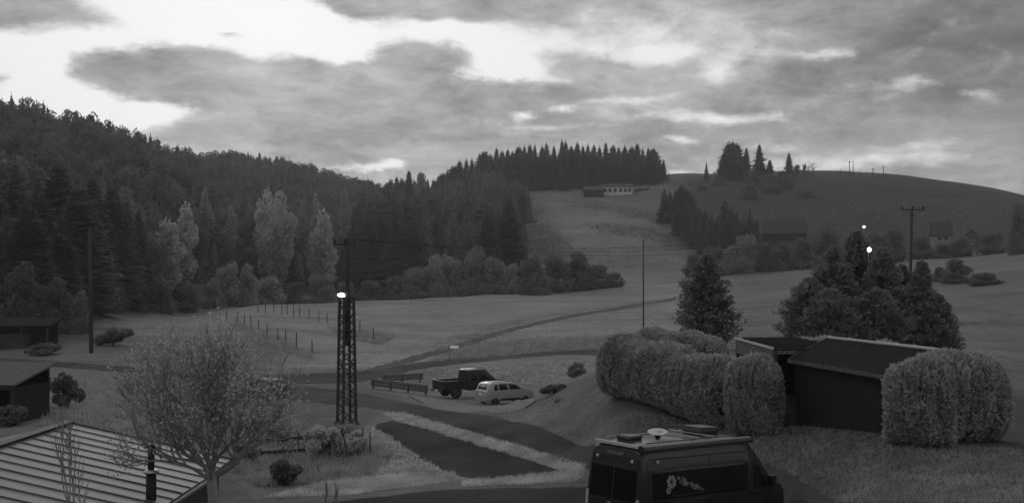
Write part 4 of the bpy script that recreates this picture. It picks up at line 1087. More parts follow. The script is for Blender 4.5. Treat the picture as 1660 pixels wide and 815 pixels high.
# black pickup
Bp = Body([(1.95, 1.0), (1.98, 1.80), (2.1, 1.87), (2.9, 1.90), (3.3, 1.84), (3.75, 1.50), (4.1, 1.16), (4.7, 1.08), (5.05, 0.95), (5.12, 0.6)], 0.90, 1.08, 0.45, 0.22, [(1.95, 1), (4.3, 1), (5.12, .88)])
cl = at(711, 79.5)
pk = car('pickup_truck', 'black pickup truck with open load bed parked behind the silver car', 'truck', (cl.x, cl.y, cl.z + .05), R(30), Bp, M_pick,
    [[(2.1, 1.12), (2.7, 1.12), (2.7, 1.70), (2.14, 1.70)], [(2.78, 1.12), (3.85, 1.12), (3.4, 1.58), (2.78, 1.72)]], (0.95, 4.15), 0.38, [], 0.90)
pk.scale = (1.08, 1.08, 1.1)
bed = MB()
bed.box(0, 1.93, -.90, .90, .55, .68); bed.box(0, 1.93, .82, .90, .68, 1.18); bed.box(0, 1.93, -.90, -.82, .68, 1.18)
b_ = bed.build('load_bed', M_pick, pk)
tg = MB().box(-.06, -.005, -.88, .88, .60, 1.17).build('tailgate', M_pick, pk)
MB().box(-.075, -.062, -.15, .15, .98, 1.04).build('handle', M_black, tg)
MB().box(-.18, -.07, -.85, .85, .42, .56).build('rear_bumper', M_steel, pk)
MB().box(-.20, -.182, -.25, .25, .45, .54).build('number_plate', M_white, pk)
for s in (-1, 1): MB().box(-.07, -.062, min(s * .76, s * .88), max(s * .76, s * .88), .68, 1.0).build('tail_lamp', M_red, pk)
MB().prism([(3.32, 1.86), (4.05, 1.19), (4.07, 1.21), (3.34, 1.885)], 'y', -.62, .62).build('windscreen', M_glass, pk)
# dark estate half hidden by the apple tree
Be = Body([(0, 0.6), (0.04, 0.95), (0.30, 1.25), (0.55, 1.40), (1.0, 1.46), (2.0, 1.47), (2.6, 1.40), (3.3, 1.02), (4.1, 0.92), (4.45, 0.78), (4.55, 0.5)], 0.86, 0.94, 0.22, 0.30, [(0, .92), (.5, 1), (3.6, 1), (4.55, .84)])
cl = hit(462, 652)
es = car('parked_car', 'dark estate car half hidden behind the apple tree', 'car', (cl.x, cl.y, cl.z + .02), R(158), Be, M_estate,
    [[(.45, .98), (1.05, .98), (1.05, 1.34), (.72, 1.33)], [(1.12, .98), (1.95, .98), (1.95, 1.38), (1.12, 1.36)], [(2.02, .98), (3.15, .98), (2.65, 1.30), (2.02, 1.38)]], (0.85, 3.6), 0.31,
    [('rear_window', [(-.58, 1.02), (.58, 1.02), (.50, 1.30), (-.50, 1.30)], M_glass), ('tail_lamp', [(-.80, .70), (-.6, .70), (-.6, .90), (-.80, .90)], M_red), ('tail_lamp', [(.6, .70), (.80, .70), (.80, .90), (.6, .90)], M_red)], 0.85)
MB().prism([(2.55, 1.425), (3.28, 1.05), (3.30, 1.07), (2.57, 1.45)], 'y', -.58, .58).build('windscreen', M_glass, es)
for s in (-1, 1):
    MB().bar((.7, s * .58, 1.49), (2.3, s * .58, 1.49), .035, .035).build('roof_rail', M_steel, es)
    MB().box(2.9, 3.05, min(s * .87, s * 1.0), max(s * .87, s * 1.0), .96, 1.08).build('door_mirror', M_estate, es)

# the camper van
Bv = Body([(0, 0.55), (0.0, 0.551), (0.03, 1.2), (0.10, 2.1), (0.16, 2.48), (0.26, 2.60), (0.6, 2.63), (2.0, 2.65), (3.6, 2.64), (4.05, 2.60), (4.35, 2.46), (4.75, 2.02), (5.12, 1.52), (5.35, 1.33), (5.75, 1.20), (5.92, 1.0), (5.98, 0.6)],
          1.01, 1.30, 0.32, 0.098, [(0, .965), (.2, .99), (.6, 1), (4.6, 1), (5.3, .96), (5.98, .82)])
van = empty('camper_van', (2.50, 26.75, 3.16), R(37.9), 'dark high-roofed camper van with flower decal and roof awning on the drive', 'van')
van.rotation_euler = (0, R(1.7), R(37.9))
vb = Bv.build(M_van, van, xs=sorted(set([p[0] for p in Bv.top] + list(np.linspace(.35, 5.9, 24)))))
sw = Bv.pane([(.42, 1.28), (4.22, 1.20), (4.28, 1.96), (.42, 2.00)], -1, M_glass, van, 'side_window', 0.014, 16)
Bv.pane([(.42, 1.28), (4.22, 1.20), (4.28, 1.96), (.42, 2.00)], 1, M_glass, van, 'side_window', 0.014, 16)
for s in (-1, 1):
    d_ = Bv.pane([(4.40, 1.22), (5.12, 1.20), (4.70, 1.78), (4.40, 1.95)], s, M_glass, van, 'door_window', 0.016, 8)
    MB().box(4.95, 5.10, min(s * 1.0, s * 1.22), max(s * 1.0, s * 1.22), 1.24, 1.54).build('door_mirror', M_black, van)
    MB().box(4.938, 4.948, min(s * 1.06, s * 1.20), max(s * 1.06, s * 1.20), 1.27, 1.50).build('mirror_glass', M_glass, van)
MB().prism([(4.36, 2.46), (5.10, 1.55), (5.13, 1.57), (4.39, 2.49)], 'y', -.72, .72).build('windscreen', M_glass, van)
# tail: two doors with big dark windows
for s in (-1, 1):
    dr = tail_pane(Bv, [(s * .02, .55), (s * .90, .55), (s * .84, 2.30), (s * .02, 2.30)], M_van, van, 'rear_door', .016)
    wn = tail_pane(Bv, [(s * .05, 1.22), (s * .84, 1.22), (s * .80, 2.02), (s * .05, 2.02)], M_glass, dr, 'rear_window', .026)
    MB().box(-.05, -.03, s * .86 - .03, s * .86 + .03, .62, .74).build('hinge', M_black, dr)
    tl = tail_pane(Bv, [(s * .88, .75), (s * .965, .75), (s * .955, 1.32), (s * .88, 1.32)], M_lens, van, 'tail_lamp', .03)
    tail_pane(Bv, [(s * .60, 2.20), (s * .68, 2.20), (s * .68, 2.27), (s * .60, 2.27)], M_lens, van, 'marker_lamp', .04)
    for x in (.95, 4.75): wheel(van, x, s * 1.0, .34, .24)
tail_pane(Bv, [(-.30, 2.33), (.30, 2.33), (.30, 2.41), (-.30, 2.41)], M_red, van, 'brake_lamp', .03)
MB().box(-.045, -.02, -.02, .10, 1.08, 1.14).build('door_handle', M_alu, van)
MB().box(-.055, -.02, -.70, -.40, .86, .98).build('number_plate', M_white, van)
MB().box(-.12, .0, -.95, .95, .34, .54).build('rear_bumper', M_black, van)
MB().bar((.17, -.80, 2.60), (.17, .80, 2.60), .07, .07).build('rear_roof_highlight', M_highlight, van)  # pale bar put in as the bright highlight along the roof edge
aw = MB().prism([(-.90, 2.50), (-1.03, 2.50), (-1.05, 2.56), (-1.03, 2.63), (-.93, 2.65), (-.88, 2.62)], 'x', .10, 4.22).build('awning_case', M_awn, van)
for x in (.085, 4.235): MB().prism([(-.89, 2.49), (-1.04, 2.49), (-1.06, 2.56), (-1.04, 2.64), (-.93, 2.66), (-.87, 2.63)], 'x', x - .015, x + .015).build('end_cap', M_black, aw)
MB().tube([(.7, -Bv.side(.7, 2.28) - .015, 2.22), (.7, -Bv.side(.7, 2.28) - .05, 2.22)], .045, 12).build('side_lamp', M_lens, van)
# gear on the roof
def roof_vent(x, y, l, w, h, m, tilt=0.0):
    v_ = MB().box(x - l / 2, x + l / 2, y - w / 2, y + w / 2, 2.62, 2.66 + h * .4).build('roof_vent', M_black, van)
    MB().prism([(x - l / 2 - .02, 2.665 + h * .4), (x + l / 2 + .02, 2.665 + h * .4), (x + l / 2, 2.665 + h), (x - l / 2, 2.665 + h + tilt)], 'y', y - w / 2 - .02, y + w / 2 + .02).build('vent_lid', m, v_)
roof_vent(.80, .20, .45, .45, .09, M_awn)
roof_vent(3.45, .12, .75, .62, .17, M_awn, .03)
MB().box(3.10, 3.16, -.19, .43, 2.845, 2.862).build('vent_edge', M_white, van)
dish = MB(); vs = []; nn = 20
for i in range(6):
    r_ = .27 * i / 5 + .001
    for k in range(nn): vs.append((r_ * math.cos(2 * math.pi * k / nn), r_ * math.sin(2 * math.pi * k / nn), .35 * r_ * r_))
for i in range(6):
    r_ = .27 * i / 5 + .001
    for k in range(nn): vs.append((r_ * math.cos(2 * math.pi * k / nn), r_ * math.sin(2 * math.pi * k / nn), .35 * r_ * r_ + .015))
fs = [(i * nn + k, i * nn + (k + 1) % nn, (i + 1) * nn + (k + 1) % nn, (i + 1) * nn + k) for i in range(5) for k in range(nn)]
fs += [tuple(a + 6 * nn for a in f) for f in fs] + [(5 * nn + k, 5 * nn + (k + 1) % nn, 11 * nn + (k + 1) % nn, 11 * nn + k) for k in range(nn)]
do = dish.add(vs, fs).build('satellite_dish', M_dish, van, True); do.location = (1.75, .10, 2.76); do.rotation_euler = (R(8), R(-10), 0)
MB().tube([(1.75, .1, 2.62), (1.75, .1, 2.76)], [.10, .05], 10).build('dish_mount', M_black, van)
MB().bar((1.75, .10, 2.80), (2.3, -.05, 2.77), .03, .03).build('dish_arm', M_alu, van)
for x in (2.35, 2.95): MB().bar((x, -.82, 2.70), (x, .82, 2.70), .05, .03).build('roof_bar', M_alu, van)
for s in (-1, 1): MB().bar((.5, s * .72, 2.665), (4.0, s * .72, 2.665), .035, .03).build('roof_rail', M_alu if s > 0 else M_awn, van)
# flower decal on the side glass: two round blossoms and a trail of petals
def petal(mb, cx, cz, r, a, w=.42, off=.022):
    pts_ = []
    for t in (-1, -.6, 0, .6, 1):
        q = a + t * w; rr_ = r * (1.0 - .12 * abs(t)); pts_.append((cx + rr_ * math.cos(q), cz + rr_ * math.sin(q)))
    pts_ = [(cx + r * .16 * math.cos(a), cz + r * .16 * math.sin(a))] + pts_
    mb.add([(x, -(Bv.side(x, z) + off), z) for x, z in pts_], [tuple(range(len(pts_)))])
g = random.Random(3); fl = MB(); fl2 = MB()
for k in range(7): petal(fl, 1.17, 1.68, .175, 2 * math.pi * k / 7 + .2, .40)
for k in range(6): petal(fl, 1.05, 1.47, .085, 2 * math.pi * k / 6, .45)
for k in range(46):
    t = g.random() ** .8; x = 1.38 + t * .95; z = 1.76 - t * .36 + g.uniform(-.10, .08) * (1 - .6 * t); r_ = g.uniform(.03, .075) * (1.1 - .6 * t)
    for q in range(4): petal(fl if g.random() < .6 else fl2, x, z, r_, q * 1.57 + g.random(), .55, .022 + .001 * (k % 4))
for k in range(24):
    t = k / 23; x = 1.15 + 1.25 * t; z = 1.335 - .02 * math.sin(3 * t)
    petal(fl2, x, z, .05, g.uniform(-.3, .3), .3, .021)
fl.build('flower_decal', M_decal, sw, fix=False); fl2.build('flower_decal', M_decal2, sw, fix=False)
MB().add([(x, -(Bv.side(x, z) + .006), z) for x, z in ((1.0, 1.12), (2.55, 1.16), (2.55, 1.20), (1.0, 1.16))], [(0, 1, 2, 3)]).build('side_stripe', M_awn, van, fix=False)

# door joints, mouldings and seals of the van
def seam(quad, sgn, nm='door_seam', m=M_black): Bv.pane(quad, sgn, m, van, nm, .006, 5)
for s in (-1, 1):
    for x in (.36, 2.62, 4.32): seam([(x, .42), (x + .022, .42), (x + .022, 2.28), (x, 2.28)], s)
    seam([(.36, 2.27), (4.34, 2.23), (4.34, 2.255), (.36, 2.295)], s)
    seam([(.30, .78), (5.2, .74), (5.2, .90), (.30, .94)], s, 'side_moulding')
    seam([(.40, 1.06), (2.64, 1.04), (2.64, 1.065), (.40, 1.085)], s, 'sliding_rail', M_steel)
    MB().box(2.44, 2.58, min(s * 1.0, s * 1.05), max(s * 1.0, s * 1.05), 1.08, 1.14).build('door_handle', M_black, van)
    MB().box(4.42, 4.56, min(s * 1.0, s * 1.05), max(s * 1.0, s * 1.05), 1.06, 1.12).build('door_handle', M_black, van)
# ------------------------------------------------------------------ garage and carport on the right
def garage():
    P1 = Vector((10.12, 37.6)); P2 = Vector((11.36, 31.6))
    ax = (P2 - P1).normalized(); L = (P2 - P1).length; rz = math.atan2(ax.y, ax.x)   # local x runs towards the camera, local y to the right-hand side
    e = empty('garage', (P1.x, P1.y, 4.6), rz, 'dark timber garage with felt roof between the round bushes', 'garage')
    Wd, ze, zr = 2.9, 2.42, 3.16
    n = 28
    for i in range(n):
        x0 = L * i / n + .008; x1 = L * (i + 1) / n - .008; t = random.uniform(0, .02)
        MB().box(x0, x1, .10 - t * .5, .13, -1.0, ze).build('board', M_dark_board, e)
    MB().prism([(.13, -1.0), (Wd, -1.0), (Wd, ze), (Wd / 2 + .05, zr - .06), (.13, ze)], 'x', .04, L - .04).build('wall', M_dark_board, e)
    def slope(y0, z0, y1, z1, nm):
        return MB().prism([(y0, z0), (y1, z1), (y1, z1 + .06), (y0, z0 + .06)], 'x', -.22, L + .22).build(nm, M_felt, e)
    s1 = slope(-.12, ze - .02, Wd / 2, zr, 'roof'); s2 = slope(Wd / 2 + .003, zr, Wd + .25, ze - .02, 'roof')
    MB().box(-.23, L + .23, Wd / 2 - .07, Wd / 2 + .09, zr + .05, zr + .115).build('ridge_cap', M_trim, s1)
    MB().box(-.225, L + .225, -.16, -.123, ze - .08, ze + .045).build('gutter_trim', M_wood_grey, s1)
    MB().prism([(-.12, ze + .0), (Wd / 2, zr + .02), (Wd / 2, zr + .10), (-.12, ze + .08)], 'x', -.25, -.222).build('verge_trim', M_wood_grey, s1)
    for x in (.0, L): MB().box(x - .05, x + .05, .06, .098, -1.0, ze - .03).build('corner_board', M_black, e)
garage()
def carport():
    e = empty('carport', (9.45, 37.9, 4.6), 0, 'flat-roofed open carport attached behind the garage', 'carport')
    L = 6.4; z = 2.78
    rf = MB().box(0, 2.7, 0, L, z, z + .06).build('roof', M_felt, e)
    MB().box(-.045, -.003, -.05, L + .05, z + .02, z + .11).build('edge_trim', M_trim, rf)
    for i in range(6): MB().box(.15, 2.6, .5 + i * 1.05, .56 + i * 1.05, z + .065, z + .14).build('roof_batten', M_black, rf)
    MB().box(0.0, .05, .12, L - .1, z - .55, z - .01).build('side_panel', M_wood_grey, e)
    for y in (.06, 2.2, 4.3, L - .06): MB().box(.0, .14, y - .07, y + .07, -.6, z - .003 if y in (.06, L - .06) else z - .53).build('post', M_wood_pole, e)
    MB().box(2.55, 2.65, 0.1, L, -.6, z - .02).build('rear_wall', M_dark_board, e)
    MB().box(.06, 2.5, L - .2, L - .1, -.6, z - .6).build('end_wall', M_dark_board, e)
    for i in range(9): MB().box(.02, .08, .15, 2.1, .0 + i * .25, .19 + i * .25).build('slat', M_dark_board, e)
carport()

# ------------------------------------------------------------------ clipped hedges and thuja bushes
def spray_cloud(name, path, hw, h, n, seed, m, core, parent, size=.26, top_round=.35, zf=None, bulge=0.12, groove=0.16):
    """upright sprays over a rounded hedge body that follows a path of (x, y)"""
    g = np.random.default_rng(seed)
    P_ = np.array([(p[0], p[1]) for p in path], float); seg = np.hypot(*np.diff(P_, axis=0).T) if len(P_) > 1 else np.array([0.0]); cum = np.concatenate([[0], np.cumsum(seg)]); T = cum[-1]
    def frame(s):
        x = np.interp(s, cum, P_[:, 0]); y = np.interp(s, cum, P_[:, 1]); k = np.clip(np.searchsorted(cum, s, 'right') - 1, 0, len(P_) - 2)
        d = (P_[k + 1] - P_[k]) / seg[k][:, None]; return x, y, d
    # sample surface: angle round a super-ellipse section, position along
    def surf(s, a, shrink=1.0):
        x, y, d = frame(np.clip(s, 0, T)); e = np.clip(np.maximum(-s, s - T) / hw, 0, .999); cap = np.sqrt(1 - e ** 2.2)      # rounded ends
        ca, sa = np.cos(a), np.sin(a)
        zz = np.sign(sa) * np.abs(sa) ** top_round; ww = np.sign(ca) * np.abs(ca) ** .55
        hh = h * (1 + .05 * np.sin(s * 2.1 + seed) + .035 * np.sin(s * 5.3)) * (0.55 + .45 * cap)
        lump = 1 + bulge * (np.sin(s * 2.6 + 1.3 * np.sin(a * 2 + seed)) * .5 + np.sin(s * 5.9 + a * 3.1 + seed) * .35 + np.sin(a * 5 + s * 1.7) * .25)
        z = (zz + 1) * .5 * hh; wob = hw * ww * cap * lump * (0.86 + .18 * np.sin(np.pi * np.clip(z / h, 0, 1))) * shrink
        gv = np.abs(((s / .58 + .22 * np.sin(z * 1.9 + seed) + .35 * np.sin(s * 1.3)) % 1.0) - .5); wob = wob * (1 - groove * np.exp(-(gv / .10) ** 2)) * (0.80 + .20 * np.clip(z / (.3 * h), 0, 1))
        over = np.where(s < 0, s, np.where(s > T, s - T, 0)) * shrink
        n_ = np.stack([-d[:, 1], d[:, 0]], -1)
        X = x + n_[:, 0] * wob + d[:, 0] * over; Y = y + n_[:, 1] * wob + d[:, 1] * over
        return X, Y, z * (shrink if False else 1), n_ * ca[:, None] + d * (np.sign(over) * e)[:, None], sa
    s = g.uniform(-hw, T + hw, n)
    tiny = 10.0 ** -np.linspace(2.3, 9, 120); aa = np.sort(np.concatenate([np.linspace(-math.pi * .5, math.pi * 1.5, 2001), tiny, -tiny, math.pi + tiny, math.pi - tiny])); zq = (np.sign(np.sin(aa)) * np.abs(np.sin(aa)) ** top_round + 1) * .5 * h; wq = np.sign(np.cos(aa)) * np.abs(np.cos(aa)) ** .55 * hw
    cq = np.concatenate([[0], np.cumsum(np.hypot(np.diff(zq), np.diff(wq)) * np.where(zq[1:] < .06 * h, .15, 1.0))])
    a = np.interp(g.random(n) * cq[-1], cq, aa)                                  # even cover over flanks and top
    # more samples on the flanks and the top than underneath
    X, Y, Z, nrm, sa = surf(s, a)
    G0 = np.array([gz(px, py) for px, py in zip(P_[:, 0], P_[:, 1])]); gs = np.interp(np.clip(s, 0, T), cum, G0)
    c = np.stack([X, Y, Z + gs], -1)
    out = np.concatenate([nrm, np.maximum(sa, -.2)[:, None] * .7], 1); out /= np.maximum(np.linalg.norm(out, axis=1), 1e-3)[:, None]
    up = np.array([0, 0, 1.0]) * .6 + out * .6 + g.normal(size=(n, 3)) * .5; up /= np.linalg.norm(up, axis=1)[:, None]
    sd = np.cross(up, out + g.normal(size=(n, 3)) * .5); sd /= np.maximum(np.linalg.norm(sd, axis=1), 1e-3)[:, None]
    sz = size * g.uniform(.5, 1.3, n)[:, None]
    c = c + out * (np.where(g.random(n) < .08, g.uniform(.0, .09, n), g.uniform(-.16, .05, n))[:, None]); c[:, 2] += np.where((g.random(n) < .10) & (sa > .6), g.uniform(.02, .10, n), 0)
    V = np.stack([c - up * sz * .45, c + sd * sz * .24, c + up * sz * .6, c - sd * sz * .24], 1).reshape(-1, 3)
    hol = np.sin(s * 3.7 + seed) * np.sin(Z * 4.3 + 1.7 * seed) + .6 * np.sin(s * 8.3 + Z * 6.1) + .5 * np.sin(a * 9 + s * 2.2)
    keep = (hol > -.85) | (g.random(n) < .25) | (sa > .8)
    V = V.reshape(-1, 4, 3)[keep].reshape(-1, 3); n = int(keep.sum())
    fo = link_mesh('foliage', np_mesh('foliage', V - np.array(parent.location)[None], np.arange(4 * n).reshape(-1, 4), m), parent)
    # solid twiggy inside
    ns, nc = max(10, int((T + 2 * hw) / .35)), 22
    S_, A_ = np.meshgrid(np.linspace(-hw * .93, T + hw * .93, ns), np.interp(np.linspace(0, cq[-1], nc, endpoint=False), cq, aa), indexing='ij')
    X, Y, Z, _, _ = surf(S_.ravel(), A_.ravel(), .93)
    gs = np.interp(np.clip(S_.ravel(), 0, T), cum, G0)
    V = np.stack([X, Y, np.maximum(Z * .96, -.1) + gs], -1) - np.array(parent.location)[None]
    i_, j_ = np.meshgrid(np.arange(ns - 1), np.arange(nc), indexing='ij'); k2 = (j_ + 1) % nc
    Fc = np.stack([i_ * nc + j_, (i_ + 1) * nc + j_, (i_ + 1) * nc + k2, i_ * nc + k2], -1).reshape(-1, 4)
    link_mesh('twigs', np_mesh('twigs', V, Fc, core, True), parent)
def hedge(name, label, cat, path, hw, h, n, seed, size=.26, **kw):
    x, y = path[0]; e = empty(name, (x, y, gz(x, y)), 0, label, cat)
    spray_cloud(name, path, hw, h, n, seed, M_hedge, M_hedge_core, e, size, **kw); return e
hedge('hedge', 'long clipped thuja hedge with rounded end on the mound left of the carport', 'hedge', [(4.75, 45.6), (6.2, 43.2), (7.7, 40.3)], .98, 2.42, 66000, 1, .15, bulge=.06, top_round=.2, groove=.12)
hedge('hedge', 'higher thuja hedge running behind the long one towards the garage', 'hedge', [(6.6, 50.5), (8.2, 48.6), (9.0, 47.6)], .8, 1.95, 26000, 2, .16, bulge=.06, top_round=.3)
hedge('hedge', 'thuja hedge whose tops show above the garage ridge', 'hedge', [(11.2, 46.5), (14.5, 45.5), (18.5, 44)], .7, 2.0, 28000, 3, .16, bulge=.06, top_round=.3)
hedge('thuja_bush', 'egg-shaped thuja bush in front of the carport', 'bush', [(8.55, 37.6), (8.75, 37.4)], .86, 2.8, 30000, 4, .14, top_round=.5, bulge=.07)
hedge('thuja_bush', 'broad rounded thuja bush covering the near corner of the garage', 'bush', [(11.6, 30.3), (11.9, 30.2)], .80, 2.5, 30000, 5, .14, top_round=.5, bulge=.1)
hedge('thuja_bush', 'wide uneven thuja bush behind the rounded one at the lawn edge', 'bush', [(12.7, 31.2), (14.0, 31.8)], 1.0, 2.42, 46000, 6, .15, top_round=.5, bulge=.16)

# ------------------------------------------------------------------ garden spruces
def garden_spruce(u, d, vtop, wpx, seed, label, bushy=.4, lv=34, per=32):
    p = at(u, d); H = ztop(vtop, d) - p.z; Rb = wpx / FPX * d / 2
    e = empty('garden_spruce', p, random.random() * 6, label, 'tree')
    link_mesh('crown', spray_crown('crown', H, Rb * 1.0, lv, per, seed, M_needle_near, bushy), e)
    link_mesh('trunk', trunk_mesh('trunk', H * .93, .13, M_bark), e)
garden_spruce(1145, 72, 412, 104, 21, 'bushy dark pine standing behind the long hedge', .25)
for u, d, v, w, s, lab, b in [(1312, 64, 452, 92, 22, 'broad leftmost spruce of the big garden group', .5), (1352, 66, 398, 110, 23, 'tall spruce left of the street lamp globe', .2), (1388, 68, 374, 120, 24, 'tallest spruce of the garden group behind the lamp', .2),
                              (1432, 66, 402, 100, 25, 'tall spruce right of the street lamp globe', .2), (1462, 67, 430, 84, 26, 'spruce below the crossarm pole', .15), (1494, 64, 424, 70, 27, 'pointed spruce near the end of the garden group', .0),
                              (1518, 63, 478, 70, 28, 'rightmost low spruce of the garden group', .45), (1345, 62, 470, 90, 29, 'low bushy spruce in front of the garden group', .6), (1420, 62, 470, 100, 30, 'low spreading spruce behind the garage ridge', .6)]:
    garden_spruce(u, d, v, w, s, lab, b)

# ------------------------------------------------------------------ apple tree and saplings
M_apple = leaf_mat('apple_leaves', 0.48, 0.1, .45, .4, 3.0)
M_twig = mat('apple_bark', 0.25, .95, .35, 8, .01, 25)
def branching(mb, tips, p, d, L, r, depth, g, spread=.55, up=.12):
    n = 4; pts_ = [p]; q = Vector(p); dd = Vector(d)
    for i in range(n):
        dd = (dd + Vector((g.uniform(-.25, .25), g.uniform(-.25, .25), g.uniform(-.1, .2) + up * .3))).normalized(); q = q + dd * (L / n); pts_.append(q.copy())
    mb.tube(pts_, [r * (1 - .38 * i / n) for i in range(n + 1)], 7 if depth > 3 else (5 if depth > 1 else 3), False)
    if depth <= 1: tips += pts_[1:]
    if depth == 0: return
    for k in range(g.choice((2, 3, 3)) if depth > 1 else 3):
        b = pts_[g.randint(2, n)]; nd = (dd + Vector((g.uniform(-1, 1), g.uniform(-1, 1), g.uniform(-.5, .6))) * spread).normalized()
        branching(mb, tips, b, nd, L * g.uniform(.62, .82), r * .60, depth - 1, g, spread, up)
    branching(mb, tips, pts_[-1], dd, L * .78, r * .62, depth - 1, g, spread, up)
def apple_tree():
    x, y = -6.9, 24.3; z = gz(x, y); g = random.Random(12)
    e = empty('apple_tree', (x, y, z), 0, 'twiggy old apple tree with thin autumn leaves beside the metal roof', 'tree'); e.scale = (1.04, 1.04, 1.17)
    mb = MB(); tips = []
    mb.tube([(.05, 0, -.4), (.03, 0, .5), (-.05, .05, 1.1), (-.10, .05, 1.6)], [.18, .14, .12, .10], 9)
    for a, tilt, L in ((2.9, .85, 1.25), (.25, .95, 1.15), (1.7, .8, 1.0), (4.6, .85, .95), (3.3, .45, 1.3), (.7, .30, 1.35), (5.6, .65, 1.15), (3.1, 1.15, 1.05), (.0, 1.2, .95), (2.2, .2, 1.3), (2.7, .6, 1.3), (.1, .6, 1.25), (3.6, .95, 1.1)):
        d = Vector((math.cos(a) * math.sin(tilt), math.sin(a) * math.sin(tilt), math.cos(tilt)))
        branching(mb, tips, Vector((-.08, .05, g.uniform(1.25, 1.6))), d, L * .86, .043, 4, g, .85, .10)
    mb.build('branches', M_twig, e, True, fix=False)
    T = np.array([tuple(t) for t in tips]); gg = np.random.default_rng(4); n = 9000
    c = T[gg.integers(0, len(T), n)] + gg.normal(size=(n, 3)) * .13
    a = gg.normal(size=(n, 3)); a /= np.linalg.norm(a, axis=1)[:, None]; b = np.cross(a, gg.normal(size=(n, 3))); b /= np.linalg.norm(b, axis=1)[:, None]
    s = .06 * gg.uniform(.6, 1.3, n)[:, None]
    V = np.stack([c - a * s * .6, c + b * s * .4, c + a * s * .6, c - b * s * .4], 1).reshape(-1, 3)
    link_mesh('leaves', np_mesh('leaves', V, np.arange(4 * n).reshape(-1, 4), M_apple), e)
apple_tree()
def sapling(u, d, vtop, seed, label, depth=2, r=.03):
    p = at(u, d); H = ztop(vtop, d) - p.z; g = random.Random(seed); e = empty('bare_sapling', p, 0, label, 'sapling'); mb = MB(); tips = []
    branching(mb, tips, Vector((0, 0, -.2)), Vector((0, 0, 1)), H * .62, r, depth, g, .5, .5); mb.build('branches', M_twig, e, True, fix=False)
sapling(122, 21.0, 745, 3, 'thin leafless sapling in front of the ribbed metal roof', 3)
sapling(150, 20.6, 775, 4, 'lower leafless sapling beside the thin one by the metal roof', 2)
for i, (u, v) in enumerate([(524, 775), (530, 770), (537, 772), (544, 776)]): sapling(u, 36.5, v, 20 + i, ['leftmost', 'second', 'third', 'rightmost'][i] + ' of the four thin bare stems in the thicket at the drive edge', 1, .03)

# ------------------------------------------------------------------ ribbed metal roof, bottom left
def outbuilding():
    e = empty('outbuilding', (-7.8, 29.4, 4.9), 0, 'low outbuilding with pale ribbed metal roof and stove pipe', 'outbuilding')
    SL, RISE = 4.62, 1.04; ln = math.hypot(SL, RISE); a = math.atan2(RISE, SL)
    rot = Matrix.Rotation(a, 4, 'Y')        # local +x of a sheet runs down the slope from the ridge
    top = Matrix.Translation((-SL, 0, RISE)) @ rot
    n = 18; w = .655
    for i in range(n):
        y1 = -w * i; MB().box(0, ln, y1 - w + .006, y1 - .006, -.03, .0 + random.uniform(-.003, .004), top).build('roof_sheet', M_sheet, e)
        MB().box(.01, ln - .01, y1 - w - .016, y1 - w + .016, .005, .026, top).build('rib', M_seam, e)
    MB().box(-.04, ln + .02, .0, .05, -.10, .045, top).build('verge_board', M_seam, e)
    MB().box(-.14, .14, -w * n, .06, .02, .05, Matrix.Translation((-SL, 0, RISE))).build('ridge_cap', M_seam, e)
    for i in range(6):     # the other slope
        pass
    bk = Matrix.Translation((-SL, 0, RISE)) @ Matrix.Rotation(math.pi, 4, 'Z') @ rot
    MB().box(0, ln, 0, w * n, -.03, .0, bk).build('rear_slope', M_sheet, e)
    MB().tube([(.10, .05, -.06), (.10, -w * n, -.06)], .06, 10).build('gutter', M_seam, e, True)
    MB().box(-.02, .015, -w * n, .05, -.20, -.02).build('fascia', M_wood_grey, e)
    MB().prism([(-SL * 2 + .3, -3.2), (-.35, -3.2), (-.35, -.02), (-SL, RISE - .10), (-SL * 2 + .3, -.02)], 'y', -w * n + .2, -.25).build('wall', M_plaster_dim, e)
outbuilding()
def stove_pipe():
    x, y = -8.19, 23.8; z = 4.96
    e = empty('stove_pipe', (x, y, z), 0, 'round metal stove pipe with a bright collar on the ribbed roof', 'chimney')
    MB().tube([(0, 0, -.4), (0, 0, .62)], .115, 16).build('lower_pipe', M_black, e, True)
    MB().tube([(0, 0, .62), (0, 0, .66), (0, 0, .70)], [.17, .17, .10], 16).build('collar', M_alu, e, True)
    MB().tube([(0, 0, .70), (0, 0, 1.18)], .075, 14).build('upper_pipe', M_steel, e, True)
    MB().tube([(0, 0, 1.2), (0, 0, 1.26)], [.13, .03], 14).build('cowl', M_steel, e, True)
stove_pipe()

# ------------------------------------------------------------------ garden between drive and mast
def shrub(u, v, wpx, hpx, tone, label, seed, name='shrub', leaf=.14, n=2600, lob=14):
    p = hit(u, v); d = p.y; g = random.Random(seed); w = wpx / FPX * d; h = hpx / FPX * d
    e = empty(name, p, 0, label, 'shrub'); L_ = []
    for i in range(lob):
        a = g.random() * 6.283; o = w * .36 * math.sqrt(g.random()); t = g.random()
        L_.append((math.cos(a) * o, math.sin(a) * o, h * (.18 + .62 * t * (1 - .6 * o / w)), w * g.uniform(.10, .17), h * g.uniform(.12, .22)))
    link_mesh('foliage', leafy_crown('foliage', L_, n, leaf, seed, {'pale': M_leaf_pale, 'mid': M_leaf_mid, 'dark': M_leaf_dark}[tone], .5), e)
    mb = MB()
    for k in range(6):
        a = k * 1.05; mb.tube([(0, 0, -.1), (math.cos(a) * w * .15, math.sin(a) * w * .15, h * .45), (math.cos(a) * w * .3, math.sin(a) * w * .3, h * .75)], [.03, .025, .01], 5)
    mb.build('stems', M_bark, e, True)
shrub(520, 740, 78, 58, 'pale', 'bright leafy garden shrub left of the mast foot', 1)
shrub(566, 738, 62, 50, 'pale', 'second bright garden shrub in front of the mast foot', 2)
